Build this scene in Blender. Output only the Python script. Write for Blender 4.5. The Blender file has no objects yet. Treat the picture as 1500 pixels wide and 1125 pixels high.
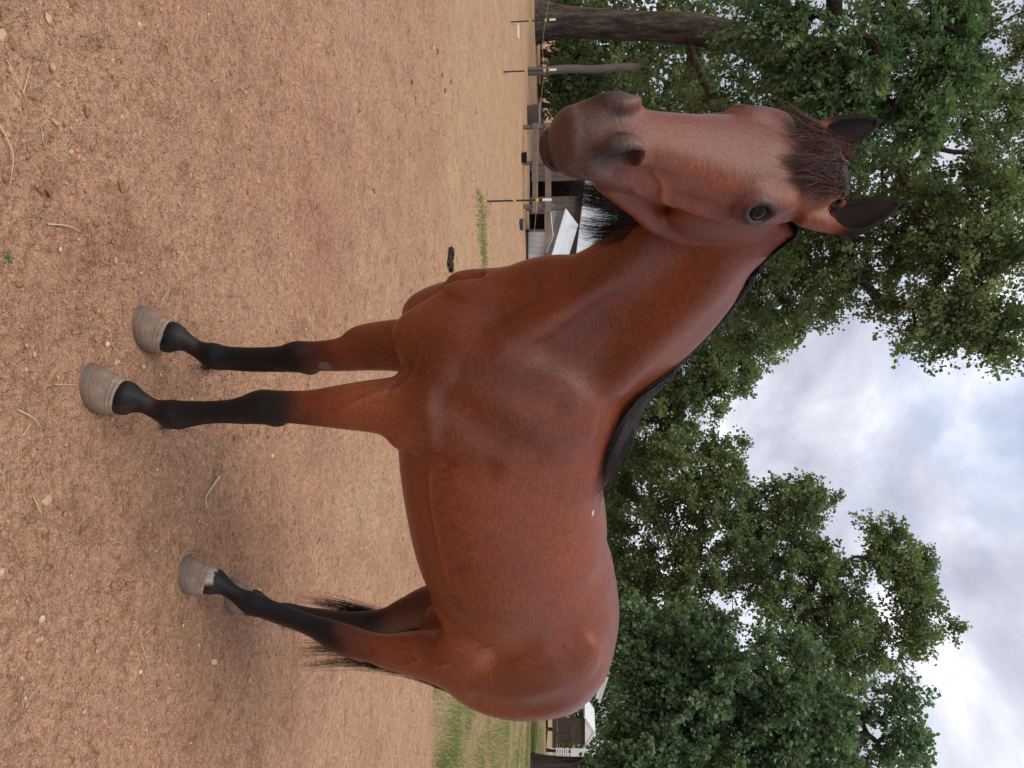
import bpy, bmesh, math, random
import numpy as np
from mathutils import Vector, Matrix

random.seed(7)
RNG = np.random.default_rng(11)
scene = bpy.context.scene
COL = scene.collection

# ------------------------------------------------------------------ camera (phone held on its side: the picture lies rotated a quarter turn)
CAM_H = 1.42
PITCH = math.atan(100 / 1100.0)
cam_data = bpy.data.cameras.new("camera")
cam = bpy.data.objects.new("camera", cam_data)
COL.objects.link(cam)
cam_data.sensor_fit = 'HORIZONTAL'
cam_data.sensor_width = 36.0
cam_data.lens = 36.0 * 1100.0 / 1500.0
cam_data.clip_start = 0.05
cam_data.clip_end = 2000.0
_fwd = Vector((0, math.cos(PITCH), -math.sin(PITCH)))
_up = Vector((0, math.sin(PITCH), math.cos(PITCH)))
# image right = world up, image up = world left
_m = Matrix((( _up.x, -1.0, -_fwd.x), (_up.y, 0.0, -_fwd.y), (_up.z, 0.0, -_fwd.z)))
cam.matrix_world = Matrix.Translation((0, 0, CAM_H)) @ _m.to_4x4()
scene.camera = cam

# ------------------------------------------------------------------ sky: Nishita behind a broken layer of cloud
SUN_EL, SUN_AZ = math.radians(64), math.radians(-142)     # azimuth from +Y towards +X
world = bpy.data.worlds.new("World")
scene.world = world
world.use_nodes = True
nt = world.node_tree
nt.nodes.clear()
def wn(kind, **kw):
    n = nt.nodes.new(kind)
    for k, v in kw.items():
        setattr(n, k, v)
    return n
def wl(a, b):
    nt.links.new(a, b)
out = wn('ShaderNodeOutputWorld')
sky = wn('ShaderNodeTexSky', sky_type='NISHITA')
sky.sun_disc = False
sky.sun_elevation = SUN_EL
sky.sun_rotation = SUN_AZ
sky.air_density = 1.2
sky.dust_density = 2.0
bg_sky = wn('ShaderNodeBackground'); bg_sky.inputs['Strength'].default_value = 0.11
wl(sky.outputs[0], bg_sky.inputs['Color'])
tc = wn('ShaderNodeTexCoord')
sep = wn('ShaderNodeSeparateXYZ'); wl(tc.outputs['Generated'], sep.inputs[0])
zz = wn('ShaderNodeMath', operation='MAXIMUM'); wl(sep.outputs['Z'], zz.inputs[0]); zz.inputs[1].default_value = 0.0
za = wn('ShaderNodeMath', operation='ADD'); wl(zz.outputs[0], za.inputs[0]); za.inputs[1].default_value = 0.55
dx = wn('ShaderNodeMath', operation='DIVIDE'); wl(sep.outputs['X'], dx.inputs[0]); wl(za.outputs[0], dx.inputs[1])
dy = wn('ShaderNodeMath', operation='DIVIDE'); wl(sep.outputs['Y'], dy.inputs[0]); wl(za.outputs[0], dy.inputs[1])
cmb = wn('ShaderNodeCombineXYZ'); wl(dx.outputs[0], cmb.inputs[0]); wl(dy.outputs[0], cmb.inputs[1]); cmb.inputs[2].default_value = 3.7
def cloud_noise(scale, detail, rough, dist, off):
    mp = wn('ShaderNodeMapping'); mp.inputs['Location'].default_value = off
    wl(cmb.outputs[0], mp.inputs[0])
    n = wn('ShaderNodeTexNoise'); n.inputs['Scale'].default_value = scale; n.inputs['Detail'].default_value = detail
    n.inputs['Roughness'].default_value = rough; n.inputs['Distortion'].default_value = dist
    wl(mp.outputs[0], n.inputs['Vector'])
    return n
cover = cloud_noise(1.5, 5, 0.50, 0.2, (1.3, 0.4, 0))
body = cloud_noise(2.6, 7, 0.56, 0.4, (4.1, 2.2, 0))
cr = wn('ShaderNodeValToRGB'); wl(cover.outputs[0], cr.inputs[0])
cr.color_ramp.elements[0].position = 0.30; cr.color_ramp.elements[0].color = (0, 0, 0, 1)
cr.color_ramp.elements[1].position = 0.42; cr.color_ramp.elements[1].color = (1, 1, 1, 1)
br = wn('ShaderNodeValToRGB'); wl(body.outputs[0], br.inputs[0])
els = br.color_ramp.elements
els[0].position = 0.30; els[0].color = (0.27, 0.285, 0.35, 1)
els[1].position = 0.72; els[1].color = (1.05, 1.05, 1.06, 1)
e = els.new(0.45); e.color = (0.38, 0.395, 0.47, 1)
e = els.new(0.56); e.color = (0.54, 0.555, 0.63, 1)
e = els.new(0.64); e.color = (0.76, 0.77, 0.83, 1)
bg_cl = wn('ShaderNodeBackground'); bg_cl.inputs['Strength'].default_value = 0.76
wl(br.outputs[0], bg_cl.inputs['Color'])
mix = wn('ShaderNodeMixShader')
wl(cr.outputs[0], mix.inputs[0]); wl(bg_sky.outputs[0], mix.inputs[1]); wl(bg_cl.outputs[0], mix.inputs[2])
wl(mix.outputs[0], out.inputs['Surface'])

# ------------------------------------------------------------------ hazy sun through the cloud
sun_data = bpy.data.lights.new("sun", 'SUN')
sun_data.energy = 1.3
sun_data.angle = math.radians(38)
sun_data.color = (1.0, 0.94, 0.85)
sun = bpy.data.objects.new("sun", sun_data)
COL.objects.link(sun)
_sd = Vector((math.sin(SUN_AZ) * math.cos(SUN_EL), math.cos(SUN_AZ) * math.cos(SUN_EL), math.sin(SUN_EL)))
sun.rotation_euler = _sd.to_track_quat('Z', 'Y').to_euler()
sun.location = _sd * 50

vs = scene.view_settings
vs.view_transform = 'Standard'
vs.look = 'None'
vs.exposure = 0.95
vs.gamma = 1.0
vs.use_curve_mapping = False

# ------------------------------------------------------------------ helpers
def mesh_obj(name, verts, faces, mat=None, parent=None, smooth=False):
    me = bpy.data.meshes.new(name)
    me.from_pydata([tuple(v) for v in verts], [], [tuple(f) for f in faces])
    me.update()
    return link(name, me, mat, parent, smooth)

def link(name, me, mat=None, parent=None, smooth=False):
    if mat is not None and not me.materials:
        me.materials.append(mat)
    if smooth:
        me.polygons.foreach_set('use_smooth', np.ones(len(me.polygons), dtype=bool))
    o = bpy.data.objects.new(name, me)
    COL.objects.link(o)
    if parent is not None:
        o.parent = parent
    return o

def np_mesh(name, V, Fc, mat=None, parent=None, smooth=False):
    """V (n,3) floats; Fc (m,k) ints, all faces with k corners."""
    V = np.asarray(V, dtype=np.float32); Fc = np.asarray(Fc, dtype=np.int32)
    me = bpy.data.meshes.new(name)
    m, k = Fc.shape
    me.vertices.add(len(V)); me.vertices.foreach_set('co', V.ravel())
    me.loops.add(m * k); me.loops.foreach_set('vertex_index', Fc.ravel())
    me.polygons.add(m)
    me.polygons.foreach_set('loop_start', np.arange(0, m * k, k, dtype=np.int32))
    me.polygons.foreach_set('loop_total', np.full(m, k, dtype=np.int32))
    me.update(calc_edges=True)
    return link(name, me, mat, parent, smooth)

def empty(name, loc=(0, 0, 0), rz=0.0):
    o = bpy.data.objects.new(name, None)
    o.empty_display_size = 0.1
    o.location = loc; o.rotation_euler = (0, 0, rz)
    COL.objects.link(o)
    return o

def tag(o, label=None, cat=None, group=None, kind=None):
    if label: o['label'] = label
    if cat: o['category'] = cat
    if group: o['group'] = group
    if kind: o['kind'] = kind
    return o

class Mat:
    """small node-graph helper round a Principled material"""
    def __init__(self, name, color=(0.5, 0.5, 0.5), rough=0.8, spec=0.3):
        self.m = bpy.data.materials.new(name); self.m.use_nodes = True
        self.t = self.m.node_tree
        self.b = self.t.nodes['Principled BSDF']
        self.b.inputs['Base Color'].default_value = (*color, 1)
        self.b.inputs['Roughness'].default_value = rough
        self.b.inputs['Specular IOR Level'].default_value = spec
        self._tc = None
    def n(self, kind, **kw):
        x = self.t.nodes.new(kind)
        for k, v in kw.items():
            setattr(x, k, v)
        return x
    def l(self, a, b):
        self.t.links.new(a, b); return b
    def coord(self, kind='Object'):
        if self._tc is None: self._tc = self.n('ShaderNodeTexCoord')
        return self._tc.outputs[kind]
    def noise(self, scale, detail=4, rough=0.6, dist=0.0, stretch=None, kind='Object', vec=None, off=None):
        v = vec if vec is not None else self.coord(kind)
        if stretch or off:
            mp = self.n('ShaderNodeMapping')
            if stretch: mp.inputs['Scale'].default_value = stretch
            if off: mp.inputs['Location'].default_value = off
            self.l(v, mp.inputs[0]); v = mp.outputs[0]
        x = self.n('ShaderNodeTexNoise')
        x.inputs['Scale'].default_value = scale; x.inputs['Detail'].default_value = detail
        x.inputs['Roughness'].default_value = rough; x.inputs['Distortion'].default_value = dist
        self.l(v, x.inputs['Vector'])
        return x.outputs[0]
    def ramp(self, src, stops, interp='LINEAR'):
        r = self.n('ShaderNodeValToRGB'); r.color_ramp.interpolation = interp
        el = r.color_ramp.elements
        while len(el) > 2: el.remove(el[-1])
        for i, (p, c) in enumerate(stops):
            e = el[i] if i < 2 else el.new(p)
            e.position = p
            e.color = (*c, 1) if not isinstance(c, (int, float)) else (c, c, c, 1)
        self.l(src, r.inputs[0])
        return r.outputs[0]
    def mix(self, fac, a, b, mode='MIX'):
        x = self.n('ShaderNodeMix', data_type='RGBA', blend_type=mode)
        for sock, v in ((x.inputs[0], fac), (x.inputs[6], a), (x.inputs[7], b)):
            if isinstance(v, (int, float)): sock.default_value = v
            elif isinstance(v, tuple): sock.default_value = (*v, 1)
            else: self.l(v, sock)
        return x.outputs[2]
    def math(self, op, a, b=None):
        x = self.n('ShaderNodeMath', operation=op)
        for s, v in ((x.inputs[0], a), (x.inputs[1], b)):
            if v is None: continue
            if isinstance(v, (int, float)): s.default_value = v
            else: self.l(v, s)
        return x.outputs[0]
    def attr(self, name):
        x = self.n('ShaderNodeAttribute', attribute_name=name)
        return x
    def color(self, src):
        self.l(src, self.b.inputs['Base Color']); return self
    def rough(self, src):
        self.l(src, self.b.inputs['Roughness']); return self
    def bump(self, src, strength=0.5, dist=0.01):
        x = self.n('ShaderNodeBump'); x.inputs['Strength'].default_value = strength; x.inputs['Distance'].default_value = dist
        self.l(src, x.inputs['Height'])
        prev = self.b.inputs['Normal']
        if prev.is_linked: self.l(prev.links[0].from_socket, x.inputs['Normal'])
        self.l(x.outputs[0], prev)
        return self

def add_attr(o, name, vals, kind='FLOAT'):
    a = o.data.attributes.new(name, kind, 'POINT')
    if kind == 'FLOAT': a.data.foreach_set('value', np.asarray(vals, dtype=np.float32))
    elif kind == 'FLOAT_COLOR':
        v = np.ones((len(vals), 4), dtype=np.float32); v[:, :3] = vals
        a.data.foreach_set('color', v.ravel())

def sstep(a, b, x):
    t = np.clip((x - a) / (b - a), 0, 1)
    return t * t * (3 - 2 * t)

def pixel_point(x, y, depth):
    """where a ray through a point of the photograph stands at a given distance (used only to survey positions)"""
    xc = (y - 562.5) / 1100.0; yc = (750 - (1500 - x)) / 1100.0
    d = np.array([xc, math.cos(PITCH) + yc * math.sin(PITCH), -math.sin(PITCH) + yc * math.cos(PITCH)])
    return np.array([0, 0, CAM_H]) + d * depth / d[1]

def vnoise(P, seed=0):
    """smooth value noise for (n,3) points, about -1..1"""
    P = np.asarray(P, dtype=np.float64)
    i = np.floor(P).astype(np.int64); f = P - i
    f = f * f * (3 - 2 * f)
    def h(a, b, c):
        n = (a * 374761393 + b * 668265263 + c * 2147483647 + seed * 1274126177) & 0xFFFFFFFF
        n = ((n ^ (n >> 13)) * 1274126177) & 0xFFFFFFFF
        n = n ^ (n >> 16)
        return (n & 0xFFFF) / 32767.5 - 1.0
    r = 0
    for dx in (0, 1):
        wx = f[:, 0] if dx else 1 - f[:, 0]
        for dy in (0, 1):
            wy = f[:, 1] if dy else 1 - f[:, 1]
            for dz in (0, 1):
                wz = f[:, 2] if dz else 1 - f[:, 2]
                r = r + wx * wy * wz * h(i[:, 0] + dx, i[:, 1] + dy, i[:, 2] + dz)
    return r

def fbm(P, oct=4, seed=0, gain=0.5):
    r = 0; a = 1.0; P = np.asarray(P, dtype=np.float64)
    for k in range(oct):
        r = r + a * vnoise(P, seed + k); P = P * 2.03 + 5.1; a *= gain
    return r

def tubes(paths, radii, sides=3):
    """list of (n,3) polylines with (n,) radii -> V, F(quads); vectorised when all paths share n"""
    paths = np.asarray(paths, dtype=np.float64); radii = np.asarray(radii, dtype=np.float64)
    m, n, _ = paths.shape
    tan = np.gradient(paths, axis=1)
    tan /= np.linalg.norm(tan, axis=2, keepdims=True) + 1e-9
    ref = np.zeros_like(tan); ref[..., 2] = 1
    flat = np.abs(tan[..., 2]) > 0.9
    ref[flat] = (1, 0, 0)
    # keep one reference for each path to avoid twists
    use = flat.mean(axis=1) > 0.3
    ref[use] = (1, 0.3, 0); ref[~use] = (0, 0, 1)
    a = np.cross(tan, ref); a /= np.linalg.norm(a, axis=2, keepdims=True) + 1e-9
    b = np.cross(tan, a)
    ang = np.arange(sides) * 2 * np.pi / sides
    V = paths[:, :, None, :] + radii[:, :, None, None] * (a[:, :, None, :] * np.cos(ang)[None, None, :, None] + b[:, :, None, :] * np.sin(ang)[None, None, :, None])
    idx = np.arange(m * n * sides).reshape(m, n, sides)
    f = np.stack([idx[:, :-1, :], np.roll(idx, -1, axis=2)[:, :-1, :], np.roll(idx, -1, axis=2)[:, 1:, :], idx[:, 1:, :]], axis=-1)
    return V.reshape(-1, 3), f.reshape(-1, 4)

def box_vf(cx, cy, cz, sx, sy, sz):
    V = [(cx + i * sx / 2, cy + j * sy / 2, cz + k * sz / 2) for i in (-1, 1) for j in (-1, 1) for k in (-1, 1)]
    Fc = [(0, 1, 3, 2), (4, 6, 7, 5), (0, 4, 5, 1), (2, 3, 7, 6), (0, 2, 6, 4), (1, 5, 7, 3)]
    return V, Fc

def box(name, c, s, mat, parent=None, rot=None, bevel=0.0):
    V, Fc = box_vf(0, 0, 0, *s)
    o = mesh_obj(name, V, Fc, mat, parent)
    o.location = c
    if rot: o.rotation_euler = rot
    if bevel:
        bm = bmesh.new(); bm.from_mesh(o.data)
        bmesh.ops.bevel(bm, geom=bm.edges[:], offset=bevel, segments=2, affect='EDGES')
        bm.to_mesh(o.data); bm.free()
    return o
# ================================================================== ground
def terrain(x, y):
    x = np.asarray(x, dtype=float); y = np.asarray(y, dtype=float)
    return -0.78 * sstep(12, 48, y) * sstep(-2, 12, x)
def lawn_edge(x, y):
    """positive inside the lawn (metres from its ragged edge)"""
    x = np.asarray(x, dtype=float); y = np.asarray(y, dtype=float)
    w = .16 * fbm(np.stack([x * 1.1, y * 1.1, x * 0], -1).reshape(-1, 3), 3, 61).reshape(x.shape)
    a = y - (7.15 - .10 * (x - 3.0)); b = x - (.6 + .0 * y)
    return np.minimum(a, b) + w
def grade(segs):
    out_ = [segs[0][0]]
    for a, b, n, p in segs:
        t = np.linspace(0, 1, n + 1)[1:] ** p
        out_ += list(a + (b - a) * t)
    return np.array(out_)
fx = np.arange(-1.45, 1.65, .0125)
xs = np.concatenate([-(1.45 + np.cumsum(.0125 * 1.045 ** np.arange(1, 132)))[::-1], fx, 1.64 + np.cumsum(.0125 * 1.045 ** np.arange(1, 132))])
fy = np.arange(1.35, 3.6, .0125)
ys = np.concatenate([1.35 - np.cumsum(.0125 * 1.12 ** np.arange(1, 40))[::-1], fy, 3.6 + np.cumsum(.0125 * 1.0165 ** np.arange(1, 420))])
ys = ys[ys > -14]
GX, GY = np.meshgrid(xs, ys, indexing='ij')
def ground_z(x, y, fine=True):
    sh = np.shape(x); x = np.ravel(np.asarray(x, float)); y = np.ravel(np.asarray(y, float))
    q = np.stack([x, y, np.zeros_like(x)], 1)
    z = terrain(x, y)
    z = z + .014 * fbm(q * 1.7, 3, 5)
    r = np.hypot(x, y); fade = sstep(16, 5, r)
    if fine:
        tr = fbm(q * np.array([9, 9, 1]), 3, 17)
        z = z + .0070 * tr * fade
        cl = 1 - np.abs(fbm(q * 26, 3, 29)); z = z + .0060 * cl * sstep(9, 3, r)
        z = z + .0034 * vnoise(q * 75, 41) * sstep(5, 2.4, r)
        rough_patch = sstep(.25, .8, fbm(q * 1.1, 2, 33)); z = z + .011 * rough_patch * fade * vnoise(q * 17, 35)
    # old hoofprints: shallow ovals with a raised rim
    for hx, hy, hr, hd in HOOFPRINTS:
        d = np.hypot(x - hx, (y - hy) * 1.1) / hr
        near = d < 2
        w = fbm(q[near] * 22, 2, 71) * .18
        dd = d[near] + w
        z[near] += -hd * sstep(1.0, .55, dd) + hd * .45 * np.exp(-((dd - 1.18) / .18) ** 2)
    # flat under the hooves that stand on it
    for hx, hy in FEET:
        d = np.hypot(x - hx, y - hy); m = sstep(.20, .085, d)
        z = z * (1 - m) + .004 * m + .010 * np.exp(-((d - .105) / .022) ** 2) * (.6 + .5 * vnoise(q * 30, 77))
    return z.reshape(sh)
_hr = np.random.default_rng(3)
HOOFPRINTS = [(float(a), float(b), float(c), float(d)) for a, b, c, d in zip(_hr.uniform(-2.6, 3.2, 60), _hr.uniform(1.5, 8.5, 60), _hr.uniform(.045, .065, 60), _hr.uniform(.008, .020, 60))]
HOOFPRINTS += [(-2.75, 7.2, .28, .05), (-1.05, 1.95, .07, .02), (-.72, 1.85, .06, .02), (.40, 1.82, .055, .016), (.62, 2.2, .05, .018)]
def _foot(X, Y): p = np.array([-0.0513, 2.222]) + np.array([-math.cos(math.radians(30)), -math.sin(math.radians(30))]) * X + np.array([.5, -math.cos(math.radians(30))]) * Y; return (p[0], p[1])
FEET = [_foot(.015, .157), _foot(.055, -.157), _foot(-.835, .040), _foot(-1.105, -.17)]
GZ = ground_z(GX, GY)
nx_, ny_ = GX.shape
GI = np.arange(nx_ * ny_).reshape(nx_, ny_)
GF = np.stack([GI[:-1, :-1], GI[1:, :-1], GI[1:, 1:], GI[:-1, 1:]], -1).reshape(-1, 4)

m_dirt = Mat('red dirt', rough=.95, spec=.12)
big = m_dirt.noise(.55, 4, .6); mid2 = m_dirt.noise(3.2, 5, .65); fin = m_dirt.noise(38, 6, .7); grit = m_dirt.noise(150, 4, .7)
vor = m_dirt.n('ShaderNodeTexVoronoi'); vor.inputs['Scale'].default_value = 95; m_dirt.l(m_dirt.coord('Object'), vor.inputs['Vector'])
c_ = m_dirt.ramp(big, [(.30, (.285, .144, .090)), (.50, (.340, .188, .118)), (.70, (.376, .226, .144))])
c_ = m_dirt.mix(m_dirt.ramp(mid2, [(.38, .0), (.68, .55)]), c_, (.40, .230, .138))
c_ = m_dirt.mix(m_dirt.ramp(mid2, [(.30, .50), (.44, .0)]), c_, (.230, .108, .074))
tan_ = m_dirt.attr('tan').outputs['Fac']
c_ = m_dirt.mix(tan_, c_, m_dirt.ramp(mid2, [(.3, (.36, .215, .128)), (.7, (.43, .285, .172))]))
lawn_ = m_dirt.attr('lawn').outputs['Fac']
c_ = m_dirt.mix(lawn_, c_, m_dirt.ramp(mid2, [(.3, (.20, .155, .075)), (.7, (.34, .245, .145))]))
c_ = m_dirt.mix(1.0, c_, m_dirt.ramp(fin, [(.28, .84), (.50, 1.46), (.75, 1.88)]), 'MULTIPLY')
c_ = m_dirt.mix(1.0, c_, m_dirt.ramp(grit, [(.30, .74), (.55, 1.0), (.74, 1.35)]), 'MULTIPLY')
fk = m_dirt.noise(11, 5, .68, stretch=(1, 1, 1), off=(7, 3, 0))
c_ = m_dirt.mix(m_dirt.ramp(fk, [(.56, 0.0), (.66, .55)]), c_, m_dirt.mix(1.0, c_, (.55, .48, .45), 'MULTIPLY'))
fk2 = m_dirt.noise(3.1, 6, .7, off=(2, 9, 0))
c_ = m_dirt.mix(m_dirt.ramp(fk2, [(.56, 0.0), (.68, .45)]), c_, m_dirt.mix(1.0, c_, (.60, .52, .48), 'MULTIPLY'))
c_ = m_dirt.mix(m_dirt.ramp(fk2, [(.30, .40), (.42, 0.0)]), c_, m_dirt.mix(1.0, c_, (1.22, 1.22, 1.18), 'MULTIPLY'))
m_dirt.color(c_).bump(fk2, .8, .16).bump(fk, .8, .06)
m_dirt.bump(fin, .8, .016).bump(grit, .7, .006).bump(vor.outputs['Distance'], .45, .005)

ground = np_mesh('ground', np.stack([GX, GY, GZ], -1).reshape(-1, 3), GF, m_dirt.m, None, True)
tag(ground, kind='structure')
gx, gy = GX.ravel(), GY.ravel()
q = np.stack([gx, gy, gx * 0], 1)
le = lawn_edge(gx, gy)
add_attr(ground, 'lawn', sstep(-.10, .25, le))
strip = sstep(7.2, 9.0, gy + .9 * fbm(q * .5, 3, 51)) * .85 + .45 * sstep(3.0, 5.5, gy + .8 * fbm(q * .8, 3, 52)) * sstep(-2.5, .5, gx + .6 * fbm(q * .7, 2, 53))
add_attr(ground, 'tan', np.clip(strip + .25 * fbm(q * 1.3, 3, 55), 0, .95))
far = mesh_obj('field', [(-420, -60, -.9), (420, -60, -.9), (420, 420, -.9), (-420, 420, -.9)], [(0, 1, 2, 3)], Mat('far ground', (.16, .15, .07), .95, .1).m)
tag(far, kind='structure')

# ---- loose crumbs of soil and grit
def icos():
    bm = bmesh.new(); bmesh.ops.create_icosphere(bm, subdivisions=1, radius=1.0)
    V = np.array([v.co[:] for v in bm.verts]); F_ = np.array([[v.index for v in f.verts] for f in bm.faces]); bm.free()
    return V, F_
IV, IF = icos()
def crumbs(n, seed, rmin, rmax, ylo, yhi, power=2.2):
    rng = np.random.default_rng(seed)
    y = ylo * (yhi / ylo) ** rng.random(n)
    x = rng.uniform(-.62, .62, n) * (y + .6)
    u = rng.random(n)
    r = rmin * (1 - u * (1 - (rmin / rmax) ** power)) ** (-1 / power)
    return x, y, r, rng
x_, y_, r_, rng = crumbs(20000, 4, .0022, .0125, 1.5, 8.5, 2.4)
keep = lawn_edge(x_, y_) < .1
for hx, hy in FEET: keep &= np.hypot(x_ - hx, y_ - hy) > .09
x_, y_, r_ = x_[keep], y_[keep], r_[keep]; n_ = len(x_)
S_ = rng.uniform(.6, 1.25, (n_, 1, 3)) * np.array([1, 1, .7])
jit = 1 + rng.normal(0, .18, (n_, 12, 1))
zz_ = ground_z(x_, y_)
CV = IV[None] * S_ * jit * r_[:, None, None] + np.stack([x_, y_, zz_ + r_ * .15], 1)[:, None]
CF = (IF[None] + (np.arange(n_) * 12)[:, None, None]).reshape(-1, 3)
m_crumb = Mat('soil crumbs', rough=.95, spec=.1)
tn = m_crumb.attr('tone').outputs['Fac']
m_crumb.color(m_crumb.mix(1.0, m_crumb.ramp(tn, [(0, (.29, .142, .092)), (.55, (.43, .235, .15)), (.92, (.50, .31, .205)), (1, (.62, .50, .39))]), m_crumb.ramp(m_crumb.noise(160, 3), [(.3, .75), (.7, 1.25)]), 'MULTIPLY'))
cr_o = np_mesh('soil_crumbs', CV.reshape(-1, 3), CF, m_crumb.m)
add_attr(cr_o, 'tone', np.repeat(rng.random(n_) ** 1.3, 12))
tag(cr_o, 'loose crumbs of red soil and grit strewn over the dirt', 'soil', kind='stuff')

# ---- bits of dry litter blown against the fence line and over the far dirt
rng = np.random.default_rng(44)
n_ = 4200
ly = rng.uniform(5.5, 19, n_); lx = rng.uniform(-.55, .1, n_) * ly
k_ = rng.random(n_) < np.clip(.35 + .9 * fbm(np.stack([lx * .6, ly * .6, lx * 0], 1), 3, 81), .05, 1); lx, ly = lx[k_], ly[k_]; n_ = len(lx)
la = rng.uniform(0, 6.3, n_); ll = rng.uniform(.02, .07, n_)
lz = ground_z(lx, ly, False) + .006
d_ = np.stack([np.cos(la), np.sin(la), rng.normal(0, .12, n_)], 1) * ll[:, None]
c0_ = np.stack([lx, ly, lz], 1)
V_, F_ = tubes(np.stack([c0_ - d_ / 2, c0_ + np.array([0, 0, .006]), c0_ + d_ / 2], 1), np.tile([[.002, .003, .0015]], (n_, 1)), 3)
m_lit = Mat('dry litter', rough=.85, spec=.1); m_lit.color(m_lit.ramp(m_lit.attr('tone').outputs['Fac'], [(0, (.16, .09, .055)), (.5, (.42, .31, .18)), (1, (.62, .52, .36))]))
lo_ = np_mesh('dry_litter', V_, F_, m_lit.m); add_attr(lo_, 'tone', np.repeat(rng.random(n_), 9))
tag(lo_, 'scattered bits of dry grass and twigs over the far dirt', 'litter', kind='stuff')

# ---- grass of the lawn behind, and the thin strip by the fence
def blades(x, y, h, w, seed, lean=.5):
    rng = np.random.default_rng(seed); n = len(x)
    z = ground_z(x, y, False) - .004
    a = rng.uniform(0, 2 * np.pi, n); b = rng.uniform(0, 2 * np.pi, n); ln = rng.uniform(.1, lean, n) * h
    base = np.stack([x, y, z], 1); s = np.stack([np.cos(a), np.sin(a), a * 0], 1) * w[:, None] * .5
    tip = base + np.stack([np.cos(b) * ln, np.sin(b) * ln, h], 1)
    md = base + np.stack([np.cos(b) * ln * .35, np.sin(b) * ln * .35, h * .6], 1)
    V = np.stack([base - s, base + s, md + s * .7, tip, md - s * .7], 1)
    I = np.arange(n)[:, None] * 5
    F1 = I + np.array([[0, 1, 2, 4]]); F2 = I + np.array([[4, 2, 3, 3]])
    return V.reshape(-1, 3), np.vstack([I + np.array([[0, 1, 2]]), I + np.array([[0, 2, 4]]), I + np.array([[4, 2, 3]])])
m_grass = Mat('grass', rough=.7, spec=.2)
gt = m_grass.attr('tone').outputs['Fac']
m_grass.color(m_grass.ramp(gt, [(0, (.13, .19, .05)), (.42, (.22, .26, .085)), (.62, (.40, .34, .15)), (.85, (.58, .46, .27)), (1, (.48, .31, .20))]))
m_grass.b.inputs['Subsurface Weight'].default_value = 0
rng = np.random.default_rng(12)
n_ = 330000
gy_ = 6.6 * (46 / 6.6) ** (rng.random(n_) ** 1.25); gx_ = rng.uniform(.30, .66, n_) * gy_
k_ = lawn_edge(gx_, gy_) > -.05 + .25 * rng.random(n_) * 0
patchy = fbm(np.stack([gx_ * 1.5, gy_ * 1.1, gx_ * 0], 1), 4, 15)
k_ &= rng.random(n_) < .75 + .4 * patchy
k_ &= rng.random(n_) < sstep(-.1, .5, lawn_edge(gx_, gy_)) * .8 + .35
gx_, gy_, patchy = gx_[k_], gy_[k_], patchy[k_]; n_ = len(gx_)
h_ = rng.uniform(.015, .05, n_) * (1 + .3 * patchy); w_ = rng.uniform(.003, .006, n_) * np.clip(gy_ / 9, 1, 3.2)
V_, F_ = blades(gx_, gy_, h_, w_, 2, .9)
go = np_mesh('lawn_grass', V_, F_, m_grass.m)
far_green = sstep(12, 24, gy_)
edge_green = sstep(1.1, .2, lawn_edge(gx_, gy_))
tone = np.clip(.60 - .34 * patchy + rng.normal(0, .26, n_) - .22 * far_green - .12 * edge_green * rng.random(n_) * 2, 0, 1)
add_attr(go, 'tone', np.repeat(tone, 5))
tag(go, 'short patchy green and straw coloured grass of the lawn beyond the dirt', 'grass', kind='stuff')
n_ = 5200
gx_ = rng.uniform(-2.7, -.6, n_); gy_ = 10.75 + rng.normal(0, .30, n_) + .15 * np.sin(gx_ * 3)
k_ = rng.random(n_) < np.clip(.55 + .6 * vnoise(np.stack([gx_ * 2.1, gy_ * 2, gx_ * 0], 1), 9), .12, 1)
gx_, gy_ = gx_[k_], gy_[k_]
V_, F_ = blades(gx_, gy_, rng.uniform(.02, .07, len(gx_)), np.full(len(gx_), .008), 3, .8)
go = np_mesh('grass_strip', V_, F_, m_grass.m)
add_attr(go, 'tone', np.repeat(np.clip(rng.normal(.38, .22, len(gx_)), 0, 1), 5))
tag(go, 'thin strip of green grass in the tan dirt behind the horse', 'grass', kind='stuff')
# ================================================================== trees
def leaf_material(name, dark, mid, light, trans=.28):
    m = Mat(name, rough=.55, spec=.25)
    t = m.attr('tone').outputs['Fac']
    c = m.ramp(t, [(0, dark), (.5, mid), (1, light)])
    m.color(c)
    tr = m.n('ShaderNodeBsdfTranslucent'); m.l(m.mix(1.0, c, (1.35, 1.45, .75), 'MULTIPLY'), tr.inputs['Color'])
    mx = m.n('ShaderNodeMixShader'); mx.inputs[0].default_value = trans
    o = [n for n in m.t.nodes if n.type == 'OUTPUT_MATERIAL'][0]
    m.l(m.b.outputs[0], mx.inputs[1]); m.l(tr.outputs[0], mx.inputs[2]); m.l(mx.outputs[0], o.inputs['Surface'])
    return m.m
LEAF_OAK = leaf_material('oak leaves', (0.085, 0.122, 0.055), (0.152, 0.201, 0.091), (0.262, 0.311, 0.152), .36)
LEAF_DARK = leaf_material('dark feathery leaves', (0.063, 0.115, 0.057), (0.115, 0.187, 0.091), (0.206, 0.293, 0.135), .32)
LEAF_MAPLE = leaf_material('maple leaves', (0.063, 0.113, 0.063), (0.117, 0.192, 0.102), (0.204, 0.292, 0.156), .32)
LEAF_WOOD = leaf_material('woodland leaves', (0.041, 0.063, 0.026), (0.089, 0.123, 0.051), (0.167, 0.215, 0.089), .3)
m_bark = Mat('bark', rough=.95, spec=.1)
_b = m_bark.noise(7, 5, .7, stretch=(1, 1, .18)); _b2 = m_bark.noise(30, 4, .7, stretch=(1, 1, .3))
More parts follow.
